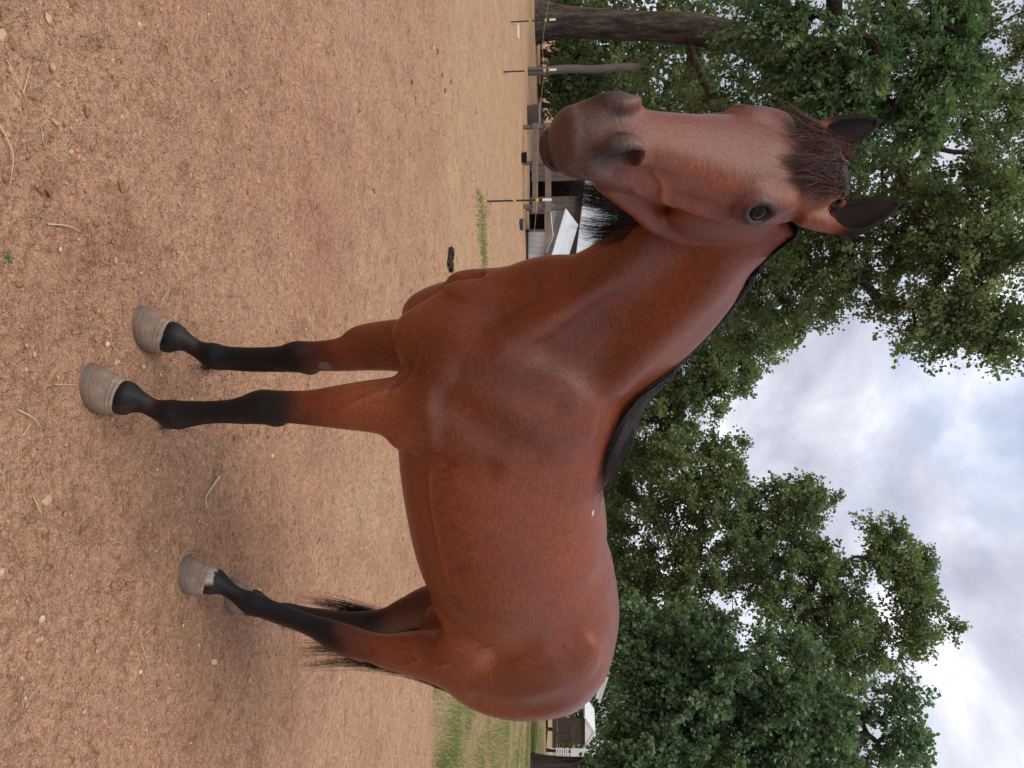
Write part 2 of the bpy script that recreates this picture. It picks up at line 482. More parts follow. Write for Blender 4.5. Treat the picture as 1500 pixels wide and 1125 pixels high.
m_bark.color(m_bark.mix(1.0, m_bark.ramp(_b, [(.3, (.030, .023, .020)), (.5, (.085, .066, .055)), (.72, (.20, .165, .14))]), m_bark.ramp(_b2, [(.3, .7), (.7, 1.25)]), 'MULTIPLY'))
m_bark.bump(_b, 1.0, .12).bump(_b2, .5, .02)

def leaves_at(P, D, size, rng, slender=.45):
    """rhombic leaves at points P, pointing roughly along D"""
    n = len(P)
    D = D / (np.linalg.norm(D, axis=1, keepdims=True) + 1e-9)
    r = rng.normal(0, 1, (n, 3)); s = np.cross(D, r); s /= np.linalg.norm(s, axis=1, keepdims=True) + 1e-9
    nrm = np.cross(s, D)
    L = size * rng.uniform(.42, 1.4, n)[:, None]
    a = P; b = P + D * L * .5 + s * L * slender + nrm * L * .08; c = P + D * L; d = P + D * L * .5 - s * L * slender + nrm * L * .08
    return np.stack([a, b, c, d], 1)

def grow(root, trunk, clumps, rng, step=.5):
    """join each clump centre to the nearest part of the skeleton; returns nodes, parents, counts"""
    nodes = [np.array(p, float) for p in trunk]; par = [-1] + list(range(len(trunk) - 1))
    lvl = list(range(len(trunk)))
    cl = sorted(range(len(clumps)), key=lambda i: np.linalg.norm(clumps[i] - np.array(trunk[-1])) )
    ends = []
    start = max(1, len(trunk) // 2)
    for i in cl:
        c = clumps[i]
        N = np.array(nodes[start:])
        d = np.linalg.norm(N - c, axis=1) + .9 * np.maximum(0, N[:, 2] - c[2] + .2)
        k = int(d.argmin()) + start
        a = nodes[k]; v = c - a; Ls = np.linalg.norm(v)
        m = max(2, int(Ls / step))
        prev = k
        bend = rng.normal(0, .10, 3) * Ls; bend[2] += .08 * Ls
        for j in range(1, m + 1):
            t = j / m
            p = a + v * t + bend * math.sin(math.pi * t) * .8 + rng.normal(0, .03, 3) * (j < m)
            nodes.append(p); par.append(prev); prev = len(nodes) - 1
        ends.append((i, prev))
    nodes = np.array(nodes); cnt = np.zeros(len(nodes))
    for _, e in ends: cnt[e] += 1
    for k in range(len(nodes) - 1, 0, -1): cnt[par[k]] += cnt[k]
    return nodes, np.array(par), cnt, ends

def tree(name, label, cat, base, trunk, r_base, lobes, mat, leaf, per, seed, group=None, slender=.45, droop=.25, spread=.55, twigs=7, r_tip=.012, feather=False):
    """lobes: (centre(3), radii(3), number of clumps)"""
    rng = np.random.default_rng(seed)
    root = empty(name, base); tag(root, label, cat, group)
    B = np.array(base, float)
    cl, tone0, sz = [], [], []
    for c, r, n in lobes:
        d = rng.normal(0, 1, (n, 3)); d /= np.linalg.norm(d, axis=1, keepdims=True)
        rad = rng.random(n) ** .42
        p = np.array(c) + d * rad[:, None] * np.array(r)
        cl.append(p); tone0.append(rng.normal(.46, .20, n)); sz.append(np.full(n, np.mean(r)))
    cl = np.vstack(cl); tone0 = np.concatenate(tone0)
    ok = cl[:, 2] > .4; cl = cl[ok]; tone0 = tone0[ok]
    nodes, par, cnt, ends = grow(base, trunk, list(cl), rng)
    tot = cnt[0]
    rad = np.maximum(r_tip, r_base * (cnt / tot) ** .52)
    nt_ = len(trunk)
    # trunk
    tr = np.array(trunk, float); tt = catmull_simple(tr, 26)
    tk = np.interp(np.linspace(0, nt_ - 1, 26), np.arange(nt_), rad[:nt_])
    fl = 1 + .7 * np.exp(-(tt[:, 2] - tt[0, 2]) / .45)
    V, Fc = tubes([tt], [tk * fl], 14)
    wob = 1 + .07 * fbm(V * np.array([3, 3, .6]), 3, seed)
    ctr = np.repeat(tt, 14, axis=0); V = ctr + (V - ctr) * wob[:, None]
    np_mesh('trunk', V - B, Fc, m_bark.m, root, True)
    # limbs: each node joined to its parent
    ids = np.arange(nt_, len(nodes))
    pa = par[ids]
    paths = np.stack([nodes[pa], (nodes[pa] + nodes[ids]) / 2, nodes[ids]], 1)
    rp = np.minimum(rad[pa], rad[ids] * 1.35); R = np.stack([rp, (rp + rad[ids]) / 2, rad[ids]], 1)
    V, Fc = tubes(paths, R, 6)
    tag(np_mesh('branches', V - B, Fc, m_bark.m, root, True), kind='stuff')
    # twigs and leaves
    LV, LT, TW = [], [], []
    for i, e in ends:
        c = nodes[e]; ax = nodes[e] - nodes[par[e]]; ax /= np.linalg.norm(ax) + 1e-9
        tw = twigs + rng.integers(-1, 3)
        d = rng.normal(0, 1, (tw, 3)) + ax * .7 + np.array([0, 0, .15]); d /= np.linalg.norm(d, axis=1, keepdims=True)
        L = spread * rng.uniform(.55, 1.25, tw)
        n = max(3, int(per * rng.uniform(.7, 1.3) / tw))
        t = rng.uniform(.12, 1, (tw, n))
        P = c + d[:, None] * (t * L[:, None])[..., None] + np.array([0, 0, -1]) * (droop * t ** 2 * L[:, None])[..., None]
        P = P + rng.normal(0, .055 if not feather else .03, P.shape) * spread / .55
        dirs = d[:, None] + rng.normal(0, .75 if not feather else .5, P.shape) + np.array([0, 0, -.25])
        LV.append(leaves_at(P.reshape(-1, 3), dirs.reshape(-1, 3), leaf, rng, slender))
        tn_ = tone0[i] + rng.normal(0, .14, tw * n) + .10 * (t.ravel() - .5)
        LT.append(tn_)
        TW.append(np.stack([np.repeat(c[None], tw, 0), c + d * L[:, None] * .5 - np.array([0, 0, .25 * droop]) * L[:, None], c + d * L[:, None] - np.array([0, 0, droop]) * L[:, None]], 1))
    LV = np.vstack(LV); LT = np.clip(np.concatenate(LT), 0, 1); TW = np.vstack(TW)
    V, Fc = tubes(TW, np.tile([r_tip * .55, r_tip * .4, r_tip * .2], (len(TW), 1)), 3)
    tag(np_mesh('twigs', V - B, Fc, m_bark.m, root), kind='stuff')
    n = len(LV)
    o = np_mesh('crown', LV.reshape(-1, 3) - B, np.arange(n * 4).reshape(n, 4), mat, root)
    add_attr(o, 'tone', np.repeat(LT, 4))
    return root

def catmull_simple(C, N):
    C = np.asarray(C, float); n = len(C)
    P = np.vstack([2 * C[0] - C[1], C, 2 * C[-1] - C[-2]])
    t = np.linspace(0, n - 1 - 1e-6, N); i = t.astype(int); f = (t - i)[:, None]
    p0, p1, p2, p3 = P[i], P[i + 1], P[i + 2], P[i + 3]
    return 0.5 * (2 * p1 + (p2 - p0) * f + (2 * p0 - 5 * p1 + 4 * p2 - p3) * f ** 2 + (3 * p1 - p0 - 3 * p2 + p3) * f ** 3)

def lobe(x, y, d, r, n, flat=.8, deep=1.0):
    R_ = r / 1100.0 * d
    return (pixel_point(x, y, d), (R_, R_ * deep, R_ * flat), n)
def tpath(*pts): return [pixel_point(*p) for p in pts]

# the big oak at the left whose trunk stands behind the fence
tb = pixel_point(785, 30, 24.0); tb[2] = -.05
tree('oak_tree', 'big spreading oak with a thick bare trunk behind the electric fence', 'tree', tb,
     [tb] + tpath((850, 33, 24), (930, 38, 24), (1010, 42, 24), (1090, 60, 24), (1150, 105, 23.6), (1210, 170, 23)), .46,
     [lobe(1010, 130, 26, 90, 22), lobe(1080, 240, 25, 110, 30), lobe(1190, 150, 25, 120, 30), lobe(1010, 330, 28, 100, 24), lobe(1130, 350, 25, 110, 34), lobe(1240, 290, 24, 110, 34),
      lobe(1330, 230, 24, 110, 30), lobe(1260, 400, 24, 80, 24), lobe(1340, 350, 23, 80, 24), lobe(1420, 330, 22, 80, 22), lobe(1400, 440, 22, 60, 20), lobe(1450, 480, 22, 45, 12), lobe(1360, 480, 22, 40, 10), lobe(1460, 230, 23, 90, 24), lobe(1490, 380, 22, 70, 14),
      lobe(1090, 440, 27, 80, 24), lobe(1180, 440, 26, 60, 16), lobe(960, 420, 29, 80, 16), lobe(1560, 300, 23, 110, 14), lobe(1490, 120, 23, 90, 22), lobe(1480, 20, 23, 90, 20)],
     LEAF_OAK, .11, 320, 101, droop=.3, spread=.85)
# the tree with drooping feathery leaves, its trunk left of the oak
fb = pixel_point(800, -160, 20.0); fb[2] = -.05
tree('walnut_tree', 'tall dark green tree with drooping feathery leaves left of the oak', 'tree', fb,
     [fb] + tpath((900, -150, 20), (1020, -135, 20), (1140, -110, 20), (1250, -70, 20), (1340, -20, 20)), .32,
     [lobe(1180, 90, 20, 80, 20), lobe(1270, 80, 20, 90, 24), lobe(1360, 60, 20, 80, 20), lobe(1240, 165, 20, 60, 14), lobe(1340, 150, 20, 60, 14), lobe(1410, 110, 20, 55, 12), lobe(1430, 10, 20, 60, 12), lobe(1130, 20, 20, 60, 10), lobe(1300, -80, 20, 120, 18)],
     LEAF_DARK, .14, 360, 102, slender=.26, droop=.75, spread=.95, feather=True)
# oaks behind the horse's back
b3 = pixel_point(790, 640, 33.0); b3[2] = -.3
tree('oak_tree', 'light green slim oak behind the withers of the horse', 'tree', b3,
     [b3] + tpath((860, 630, 33), (930, 610, 33), (1000, 590, 33), (1060, 570, 33)), .22,
     [lobe(950, 600, 33, 90, 30), lobe(1010, 540, 33, 80, 30), lobe(1060, 545, 33, 65, 30), lobe(1115, 500, 33, 52, 19), lobe(930, 680, 33, 70, 19), lobe(1000, 470, 34, 70, 19), lobe(1000, 640, 34, 50, 11)],
     LEAF_OAK, .13, 290, 103, droop=.3, spread=.85)
b4 = pixel_point(800, 860, 30.0); b4[2] = -.45
tree('oak_tree', 'tall forked oak with the highest crown, behind the back of the horse', 'tree', b4,
     [b4] + tpath((870, 858, 30), (940, 855, 30), (985, 852, 30), (1040, 850, 30), (1110, 850, 30), (1190, 860, 30)), .19,
     [lobe(930, 760, 31, 70, 22), lobe(1000, 720, 30, 80, 30), lobe(1060, 700, 30, 60, 22), lobe(1050, 800, 30, 80, 32), lobe(1130, 770, 30, 60, 24), lobe(1180, 745, 30, 42, 16), lobe(1120, 860, 30, 80, 32), lobe(1200, 820, 30, 60, 24), lobe(1240, 900, 30, 70, 27),
      lobe(1285, 800, 30, 42, 16), lobe(1330, 850, 30, 45, 19), lobe(1350, 910, 30, 45, 19), lobe(1190, 960, 30, 70, 24), lobe(1280, 960, 30, 50, 16), lobe(950, 900, 31, 80, 27), lobe(1020, 960, 31, 80, 24), lobe(920, 830, 33, 60, 16), lobe(1005, 850, 29.4, 42, 14), lobe(935, 845, 29.5, 35, 8)],
     LEAF_OAK, .12, 310, 104, droop=.28, spread=.85)
# dense maple at the right, and the thin crown over it
b5 = pixel_point(806, 1124, 25.0); b5[2] = -.45
tree('maple_tree', 'dense dark green maple with branches down to the porch', 'tree', b5,
     [b5] + tpath((850, 1123, 25), (920, 1116, 25), (1000, 1100, 25), (1090, 1090, 25), (1160, 1080, 25)), .30,
     [lobe(950, 945, 26, 45, 18), lobe(940, 1000, 25, 40, 14), lobe(985, 1035, 25, 70, 30), lobe(1050, 980, 25, 80, 32), lobe(1060, 1070, 25, 85, 34), lobe(1150, 1000, 25, 65, 24), lobe(1150, 1090, 25, 80, 28), lobe(945, 1085, 24.5, 42, 20), lobe(1215, 1060, 25, 50, 16),
      lobe(915, 1130, 24.5, 36, 12), lobe(1000, 1150, 25, 90, 18), lobe(1200, 1150, 25, 80, 14), lobe(1010, 930, 27, 50, 14)],
     LEAF_MAPLE, .135, 290, 105, slender=.52, droop=.35, spread=.75)
b6 = pixel_point(810, 1150, 36.0); b6[2] = -.6
tree('ash_tree', 'thin open crown rising above the dense maple', 'tree', b6,
     [b6] + tpath((950, 1146, 36), (1080, 1130, 36), (1180, 1105, 36), (1270, 1076, 36)), .24,
     [lobe(1250, 1020, 36, 45, 12), lobe(1300, 1060, 36, 50, 14), lobe(1330, 1030, 36, 32, 8), lobe(1335, 1095, 36, 36, 10), lobe(1260, 1110, 36, 55, 14), lobe(1320, 1150, 36, 40, 8), lobe(1200, 1010, 36, 50, 12)],
     LEAF_MAPLE, .19, 130, 106, droop=.25, spread=.9)
# undergrowth at the edge of the wood
for k, (x, y, d, r, nm, lab) in enumerate([
        (850, 75, 27, 62, 'shrub', 'leafy shrub between the oak trunk and the grey pole'),
        (835, 135, 25.5, 48, 'shrub', 'dark low shrub right of the weathered grey pole'),
        (905, 150, 28, 70, 'shrub', 'tall pale green sapling behind the grey pole'),
        (850, -10, 27, 70, 'shrub', 'shaded shrub left of the big oak trunk'),
        (870, 215, 29, 75, 'shrub', 'broad shrub behind the weathered board shed'),
        (880, 960, 33, 38, 'shrub', 'bright yellow green bush by the porch roof')]):
    c = pixel_point(x, y, d); bs = c.copy(); bs[2] = float(terrain(c[0], c[1])) - .05
    R_ = r / 1100 * d
    tree(nm, lab, 'shrub', bs, [bs, bs + (c - bs) * .35 + np.array([.1, 0, 0]), bs + (c - bs) * .7, c], .07,
         [(c, (R_, R_ * .8, R_), 22), (bs + (c - bs) * .5, (R_ * .9, R_ * .8, R_ * .7), 14)], LEAF_OAK if k in (2, 5) else LEAF_WOOD, .12, 130, 120 + k, spread=.5, r_tip=.008)
# the far wood: one dark mass of foliage behind everything
rng = np.random.default_rng(200)
n_c = 1000
ang = rng.uniform(-.85, .80, n_c); dist = rng.uniform(40, 56, n_c) + 24 * sstep(.12, .28, ang)
cx_ = np.sin(ang) * dist / np.cos(ang) * .9; cy_ = dist
top = 6.4 + 3.2 * sstep(-.12, -.36, ang) + 2.2 * vnoise(np.stack([ang * 5, ang * 0, ang * 0], 1), 5)
cz_ = rng.random(n_c) ** .8 * top - .5
per = 110
C_ = np.stack([cx_, cy_, cz_], 1)
P_ = C_[:, None] + rng.normal(0, .62, (n_c, per, 3))
LVw = leaves_at(P_.reshape(-1, 3), rng.normal(0, 1, (n_c * per, 3)) + np.array([0, 0, -.3]), .32, rng, .5)
wo = np_mesh('woodland', LVw.reshape(-1, 3), np.arange(len(LVw) * 4).reshape(-1, 4), LEAF_WOOD)
add_attr(wo, 'tone', np.repeat(np.clip(np.repeat(rng.normal(.32, .15, n_c), per) + rng.normal(0, .12, n_c * per), 0, 1), 4))
tag(wo, 'dark far wood closing the view behind the trees', 'wood', kind='stuff')
# ================================================================== buildings, fences
def wood_mat(name, a, b, c):
    m = Mat(name, rough=.9, spec=.12)
    g = m.noise(9, 5, .65, stretch=(4, 4, .35)); g2 = m.noise(40, 4, .7, stretch=(3, 3, .2)); st = m.noise(1.6, 3, .6)
    m.color(m.mix(1.0, m.mix(m.ramp(st, [(.4, 0.0), (.65, .6)]), m.ramp(g, [(.3, a), (.7, b)]), c), m.ramp(g2, [(.3, .75), (.7, 1.2)]), 'MULTIPLY'))
    m.bump(g2, .4, .006)
    return m.m
W_OLD = wood_mat('weathered boards', (.085, .066, .058), (.17, .135, .118), (.21, .175, .155))
W_RAIL = wood_mat('grey rails', (.11, .088, .075), (.21, .17, .145), (.24, .20, .175))
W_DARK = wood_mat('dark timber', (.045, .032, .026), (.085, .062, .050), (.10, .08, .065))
m_metal = Mat('pale roof metal', (.66, .68, .72), .42, .5)
_r = m_metal.noise(3, 4, .6); m_metal.color(m_metal.ramp(_r, [(.3, (.60, .62, .66)), (.7, (.78, .79, .82))]))
m_siding = Mat('blue white siding', rough=.6, spec=.3)
_r = m_siding.noise(4, 5, .65); m_siding.color(m_siding.ramp(_r, [(.3, (.40, .43, .46)), (.7, (.58, .60, .62))]))
m_white = Mat('white paint', rough=.55, spec=.3)
_r = m_white.noise(3, 4, .6); m_white.color(m_white.ramp(_r, [(.3, (.66, .66, .66)), (.7, (.82, .82, .81))]))
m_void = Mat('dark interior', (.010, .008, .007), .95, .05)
def U2X(u, d): return (u - 562.5) / 1100.0 * d
def X2Z(x, d):
    return float(pixel_point(x, 562.5, d)[2])
def quad_prism(name, pts, thick, mat, parent):
    """planar polygon given in world points, thickened along its normal"""
    P = [Vector(p) for p in pts]; n = (P[1] - P[0]).cross(P[2] - P[0]).normalized() * thick
    k = len(P); V = [p - n / 2 for p in P] + [p + n / 2 for p in P]
    Fc = [tuple(range(k))[::-1], tuple(range(k, 2 * k))] + [(i, (i + 1) % k, k + (i + 1) % k, k + i) for i in range(k)]
    o = mesh_obj(name, V, Fc, mat, parent)
    return o
def place(o, root):
    o.matrix_parent_inverse = Matrix.Translation(-Vector(root.location))
    return o

# ---- weathered shed
D0 = 21.0
shed = empty('board_shed', (U2X(330, D0), D0 + 1.0, 0)); tag(shed, 'low weathered shed of grey boards with pale metal roof behind the chin', 'shed')
def sbox(name, x0, x1, y0, y1, z0, z1, mat, root=shed):
    return place(box(name, ((x0 + x1) / 2, (y0 + y1) / 2, (z0 + z1) / 2), (abs(x1 - x0), abs(y1 - y0), abs(z1 - z0)), mat, root), root)
ez = lambda u: X2Z(855 - (u - 258) * .12, D0)
u = 236.0
rngb = random.Random(4)
while u < 470:
    w = rngb.uniform(6.5, 9.0)
    op = (268 < u + w / 2 < 286) or (312 < u + w / 2 < 345)
    z0 = .02 + rngb.uniform(0, .05); z1 = ez(u) - .06
    if 312 < u + w / 2 < 345: z0 = X2Z(802, D0)
    if op and u < 300:
        pass
    else:
        sbox('wall_board', U2X(u, D0), U2X(u + w - .35, D0), D0 - rngb.uniform(0, .012), D0 + .03, z0, z1, W_OLD)
    u += w
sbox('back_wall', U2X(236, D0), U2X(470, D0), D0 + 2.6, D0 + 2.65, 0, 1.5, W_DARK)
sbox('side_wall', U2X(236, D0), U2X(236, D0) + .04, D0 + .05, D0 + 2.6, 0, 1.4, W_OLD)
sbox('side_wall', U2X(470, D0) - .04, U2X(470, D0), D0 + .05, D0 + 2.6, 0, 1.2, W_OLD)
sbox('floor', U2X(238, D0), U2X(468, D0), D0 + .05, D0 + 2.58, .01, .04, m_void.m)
place(quad_prism('fascia', [(U2X(252, D0), D0 - .06, ez(252) - .07), (U2X(470, D0), D0 - .06, ez(470) - .07), (U2X(470, D0), D0 - .06, ez(470) + .05), (U2X(252, D0), D0 - .06, ez(252) + .05)], .05, W_DARK, shed), shed)
shed_roof = place(quad_prism('roof', [(U2X(250, D0), D0 - .16, ez(250) + .07), (U2X(472, D0), D0 - .16, ez(472) + .07), (U2X(472, D0), D0 + 2.9, ez(472) + 1.15), (U2X(250, D0), D0 + 2.9, ez(250) + 1.15)], .03, m_metal.m, shed), shed)
for k in range(23):
    uu = 252 + k * 9.6
    place(quad_prism('roof_rib', [(U2X(uu, D0), D0 - .165, ez(uu) + .088), (U2X(uu + 1.2, D0), D0 - .165, ez(uu) + .088), (U2X(uu + 1.2, D0), D0 + 2.9, ez(uu) + 1.168), (U2X(uu, D0), D0 + 2.9, ez(uu) + 1.168)], .022, m_metal.m, shed_roof), shed_roof)
# ---- lean-to with white panels before it
D1 = 19.6
lean = empty('lean_to', (U2X(360, D1), D1, 0)); tag(lean, 'white panelled lean-to with sloping metal roof against the board shed', 'shed')
def lbox(*a): return sbox(*a, root=lean)
u = 338.0
while u < 440:
    w = 8.2
    lbox('wall_panel', U2X(u, D1), U2X(u + w - .3, D1), D1, D1 + .03, .03, X2Z(806, D1) - (u - 338) * .0006, m_siding.m); u += w
lbox('base_board', U2X(336, D1), U2X(440, D1), D1 - .03, D1 - .002, .0, .07, W_DARK)
zr = lambda u: X2Z(822 - (u - 312) * .30, D1)
place(quad_prism('rafter', [(U2X(310, D1), D1 - .1, zr(310) - .09), (U2X(440, D1), D1 - .1, zr(440) - .09), (U2X(440, D1), D1 - .1, zr(440) + .08), (U2X(310, D1), D1 - .1, zr(310) + .08)], .06, W_OLD, lean), lean)
place(quad_prism('roof', [(U2X(308, D1), D1 - .14, zr(308) + .10), (U2X(440, D1), D1 - .14, zr(440) + .10), (U2X(440, D1), D1 + 1.3, zr(440) + .42), (U2X(315, D1), D1 + 1.3, zr(315) + .45)], .025, m_metal.m, lean), lean)
place(quad_prism('gable_panel', [(U2X(306, D1), D1 + .02, X2Z(798, D1)), (U2X(375, D1), D1 + .02, X2Z(798, D1)), (U2X(372, D1), D1 + .02, zr(372) - .1), (U2X(306, D1), D1 + .02, zr(306) - .1)], .03, m_siding.m, lean), lean)
lbox('corner_post', U2X(303, D1), U2X(308, D1), D1 - .06, D1 + .04, 0, X2Z(826, D1), W_OLD)
lbox('corner_post', U2X(336, D1), U2X(339, D1), D1 - .03, D1 + .04, 0, X2Z(800, D1), W_OLD)
place(quad_prism('propped_panel', [(U2X(306, D1), D1 - .16, X2Z(799, D1)), (U2X(372, D1), D1 - .16, X2Z(801, D1)), (U2X(352, D1), D1 - .5, X2Z(811, D1 - .3)), (U2X(308, D1), D1 - .5, X2Z(806, D1 - .3))], .02, m_siding.m, lean), lean)
# ---- rail fence before the shed
D2 = 18.6
rail = empty('rail_fence', (U2X(245, D2), D2, 0)); tag(rail, 'weathered two rail board fence before the shed', 'fence')
for u, xt in ((184, 813), (237, 800), (301, 812)):
    sbox('post', U2X(u - 2.6, D2), U2X(u + 2.6, D2), D2 + .02, D2 + .11, 0, X2Z(xt, D2), W_RAIL, rail)
for xc_, h_ in ((784, 4.0), (803, 4.4)):
    sbox('rail', U2X(180, D2), U2X(311, D2), D2 - .025, D2 + .018, X2Z(xc_ - h_, D2), X2Z(xc_ + h_, D2), W_RAIL, rail)
# ---- things lying by the fence
m_rub = Mat('black rubber', (.018, .018, .02), .7, .3); m_tub = Mat('grey blue plastic', (.10, .125, .16), .5, .4)
def tub(name, label, u, d, w, h, mat, cat='tub'):
    N = 20; V = []; R0 = w / 2
    prof = [(.80, 0), (1.0, 1.0), (1.06, 1.0), (1.06, .93), (1.0, .95)] ; prof = [(.82, 0), (.98, .92), (1.05, .93), (1.05, 1.0), (.93, 1.0), (.76, .08)]
    for r, z in prof:
        for j in range(N):
            a = 2 * math.pi * j / N; V.append((R0 * r * math.cos(a), R0 * r * math.sin(a), h * z))
    Fc = []
    for i in range(len(prof) - 1):
        for j in range(N): Fc.append((i * N + j, i * N + (j + 1) % N, (i + 1) * N + (j + 1) % N, (i + 1) * N + j))
    Fc.append(tuple(range(N))[::-1]); Fc.append(tuple(range((len(prof) - 1) * N, len(prof) * N)))
    o = mesh_obj(name, V, Fc, mat, None, True); o.location = (U2X(u, d), d, float(ground_z(np.array([U2X(u, d)]), np.array([d]), False)[0]) - .01)
    tag(o, label, cat); return o
tub('feed_tub', 'small grey blue feed tub before the white panelled lean-to', 328, 17.6, .30, .10, m_tub.m)
tub('water_tub', 'black rubber tub beside the rail fence post', 230, 18.2, .28, .14, m_rub.m)
tub('water_trough', 'grey trough left of the rail fence end', 168, 20.2, .60, .34, Mat('zinc', (.16, .17, .18), .5, .5).m, 'trough')
def flat_slab(name, label, x, y, sx, sy, sz, rz, mat, cat):
    V, Fc = box_vf(0, 0, sz / 2, sx, sy, sz)
    o = mesh_obj(name, V, Fc, mat); o.location = (x, y, float(ground_z(np.array([x]), np.array([y]), False)[0]) - .005); o.rotation_euler = (0, 0, rz)
    bm = bmesh.new(); bm.from_mesh(o.data); bmesh.ops.bevel(bm, geom=bm.edges[:], offset=min(sx, sy, sz) * .2, segments=2, affect='EDGES'); bm.to_mesh(o.data); bm.free()
    return tag(o, label, cat)
_p = pixel_point(759, 47, 17.0)
flat_slab('metal_sheet', 'flat pale metal strip on the dirt by the fence', _p[0], 17.0, .32, .22, .03, .1, m_metal.m, 'metal strip')

# ---- electric fence: step-in posts with a thin wire
m_pg = Mat('dark green post plastic', (.020, .030, .022), .5, .35); m_pw = Mat('white post top', (.80, .79, .76), .45, .4); m_py = Mat('yellow insulator', (.62, .48, .06), .4, .4)
m_wire = Mat('fence wire', (.46, .36, .17), .5, .3)
def cyl(name, r, z0, z1, mat, parent, sides=10, xoff=0, r2=None):
    V, Fc = tubes([[(xoff, 0, z0), (xoff, 0, (z0 + z1) / 2), (xoff, 0, z1)]], [[r, (r + (r2 or r)) / 2, r2 or r]], sides)
    V = list(map(tuple, V)); Fc = [tuple(f) for f in Fc]
    Fc.append(tuple(range(sides))); Fc.append(tuple(range(2 * sides, 3 * sides))[::-1])
    return mesh_obj(name, V, Fc, mat, parent, False)
POSTS = [(713, 293, 808), (738, 103, 815), (748, 30, 814)]
tops = []
LABS = ['step-in fence post standing before the white panelled lean-to', 'step-in fence post standing before the weathered grey pole', 'step-in fence post standing before the big oak trunk']
for (xb, ub, xt), lb in zip(POSTS, LABS):
    yc = (850 - xb); d = CAM_H * 1100 / yc
    X = U2X(ub, d); g = float(ground_z(np.array([X]), np.array([d]), False)[0])
    H_ = X2Z(xt, d) - g
    p = empty('fence_post', (X, d, g), .3); p.rotation_euler = (0, math.radians(rngb.uniform(-2, 2)), rngb.uniform(0, 6))
    tag(p, lb, 'fence post', 'posts of the electric fence')
    cyl('shaft', .0135, -.05, H_ * .86, m_pg.m, p, 8)
    cyl('cap', .020, H_ * .86, H_, m_pw.m, p, 10)
    for f in (.43, .78):
        cyl('insulator', .026, H_ * f - .022, H_ * f + .022, m_py.m, p, 8, .006)
    cyl('foot_step', .009, .04, .06, m_pg.m, p, 6, .05)
    tops.append(Vector((X, d, g + H_ * .78)))
_pf = pixel_point(806, 63, 27.0)
p = empty('fence_post', (_pf[0], 27.0, 0.0)); tag(p, 'far step-in fence post between the oak trunk and the grey pole', 'fence post', 'posts of the electric fence')
cyl('shaft', .013, -.05, .9, m_pg.m, p, 8); cyl('cap', .02, .9, 1.05, m_pw.m, p, 10)
tops.append(Vector((_pf[0] - 4, 27.0, .85)))
tops = [tops[0] + (tops[0] - tops[1]) * 1.6] + tops
paths = []
for a, b in zip(tops[:-1], tops[1:]):
    paths.append([a.lerp(b, t) - Vector((0, 0, .05 * math.sin(math.pi * t))) for t in np.linspace(0, 1, 12)])
V, Fc = tubes([[tuple(q) for q in pp] for pp in paths], np.full((len(paths), 12), .0022), 4)
tag(np_mesh('fence_wire', V, Fc, m_wire.m), 'thin yellowish electric wire strung between the step-in posts', 'wire')

# ---- weathered pole
D3 = 20.5
pr = U2X(103 + 5.5, D3) - U2X(103, D3)
pz = X2Z(938, D3)
n_ = 14
pp = [[(U2X(103, D3) + .02 * math.sin(i), D3, -.1 + (pz + .1) * i / (n_ - 1)) for i in range(n_)]]
V, Fc = tubes(pp, [[pr * (1.12 - .2 * i / n_) for i in range(n_)]], 12)
V = list(map(tuple, V)); Fc = [tuple(f) for f in Fc] + [tuple(range((n_ - 1) * 12, n_ * 12))[::-1]]
po = mesh_obj('pole', V, Fc, wood_mat('pole wood', (.10, .085, .078), (.20, .17, .155), (.17, .145, .13)), None, True)
tag(po, 'weathered grey round wooden pole at the edge of the wood', 'pole')

# ---- house with a raised porch, far right
DH = 48.0
def hx(u): return U2X(u, DH)
hg = -.80
house = empty('house', (hx(1030), DH, hg)); tag(house, 'house with a raised brown porch and pale roof beyond the lawn', 'house')
W_PORCH = wood_mat('porch timber', (.050, .034, .028), (.090, .062, .050), (.11, .08, .065))
m_hroof = Mat('pale roof', (.62, .61, .60), .6, .3)
def hbox(n, u0, u1, y0, y1, x0, x1, mat, root=house): return sbox(n, hx(u0), hx(u1), y0, y1, X2Z(x0, DH), X2Z(x1, DH), mat, root)
deck = hbox('deck', 930, 1102, DH, DH + 3.5, 809, 815, W_PORCH)
for u in (935, 968, 1000, 1034, 1068, 1099): sbox('deck_post', hx(u), hx(u) + .16, DH + .1, DH + .26, hg - .2, X2Z(809, DH), W_PORCH, deck)
handrail = hbox('handrail', 930, 1102, DH, DH + .1, 835.5, 838.5, W_PORCH)
hbox('bottom_rail', 930, 1102, DH + .01, DH + .09, 817, 819, W_PORCH, handrail)
for u in (935, 962, 990, 1018, 1046, 1074, 1099): hbox('rail_post', u, u + 2.4, DH - .01, DH + .11, 815.2, 839.5, W_PORCH, handrail)
Vb, Fb = [], []
for k in range(60):
    xx = hx(932) + (hx(1099) - hx(932)) * k / 59
    v, f = box_vf(xx, DH + .05, (X2Z(819, DH) + X2Z(835.5, DH)) / 2, .045, .04, X2Z(835.5, DH) - X2Z(819, DH)); o0 = len(Vb); Vb += v; Fb += [tuple(i + o0 for i in q) for q in f]
place(tag(mesh_obj('balusters', Vb, Fb, W_PORCH, handrail), kind='stuff'), handrail)
for u in (1012, 960): hbox('porch_post', u, u + 3, DH + .3, DH + .45, 838.6, 871, m_white.m)
house_roof = place(quad_prism('roof', [(hx(905), DH - .5, X2Z(915, DH)), (hx(1022), DH - .5, X2Z(877, DH)), (hx(1022), DH + 7, X2Z(877, DH) + .0), (hx(905), DH + 7, X2Z(915, DH))], .16, m_hroof.m, house), house)
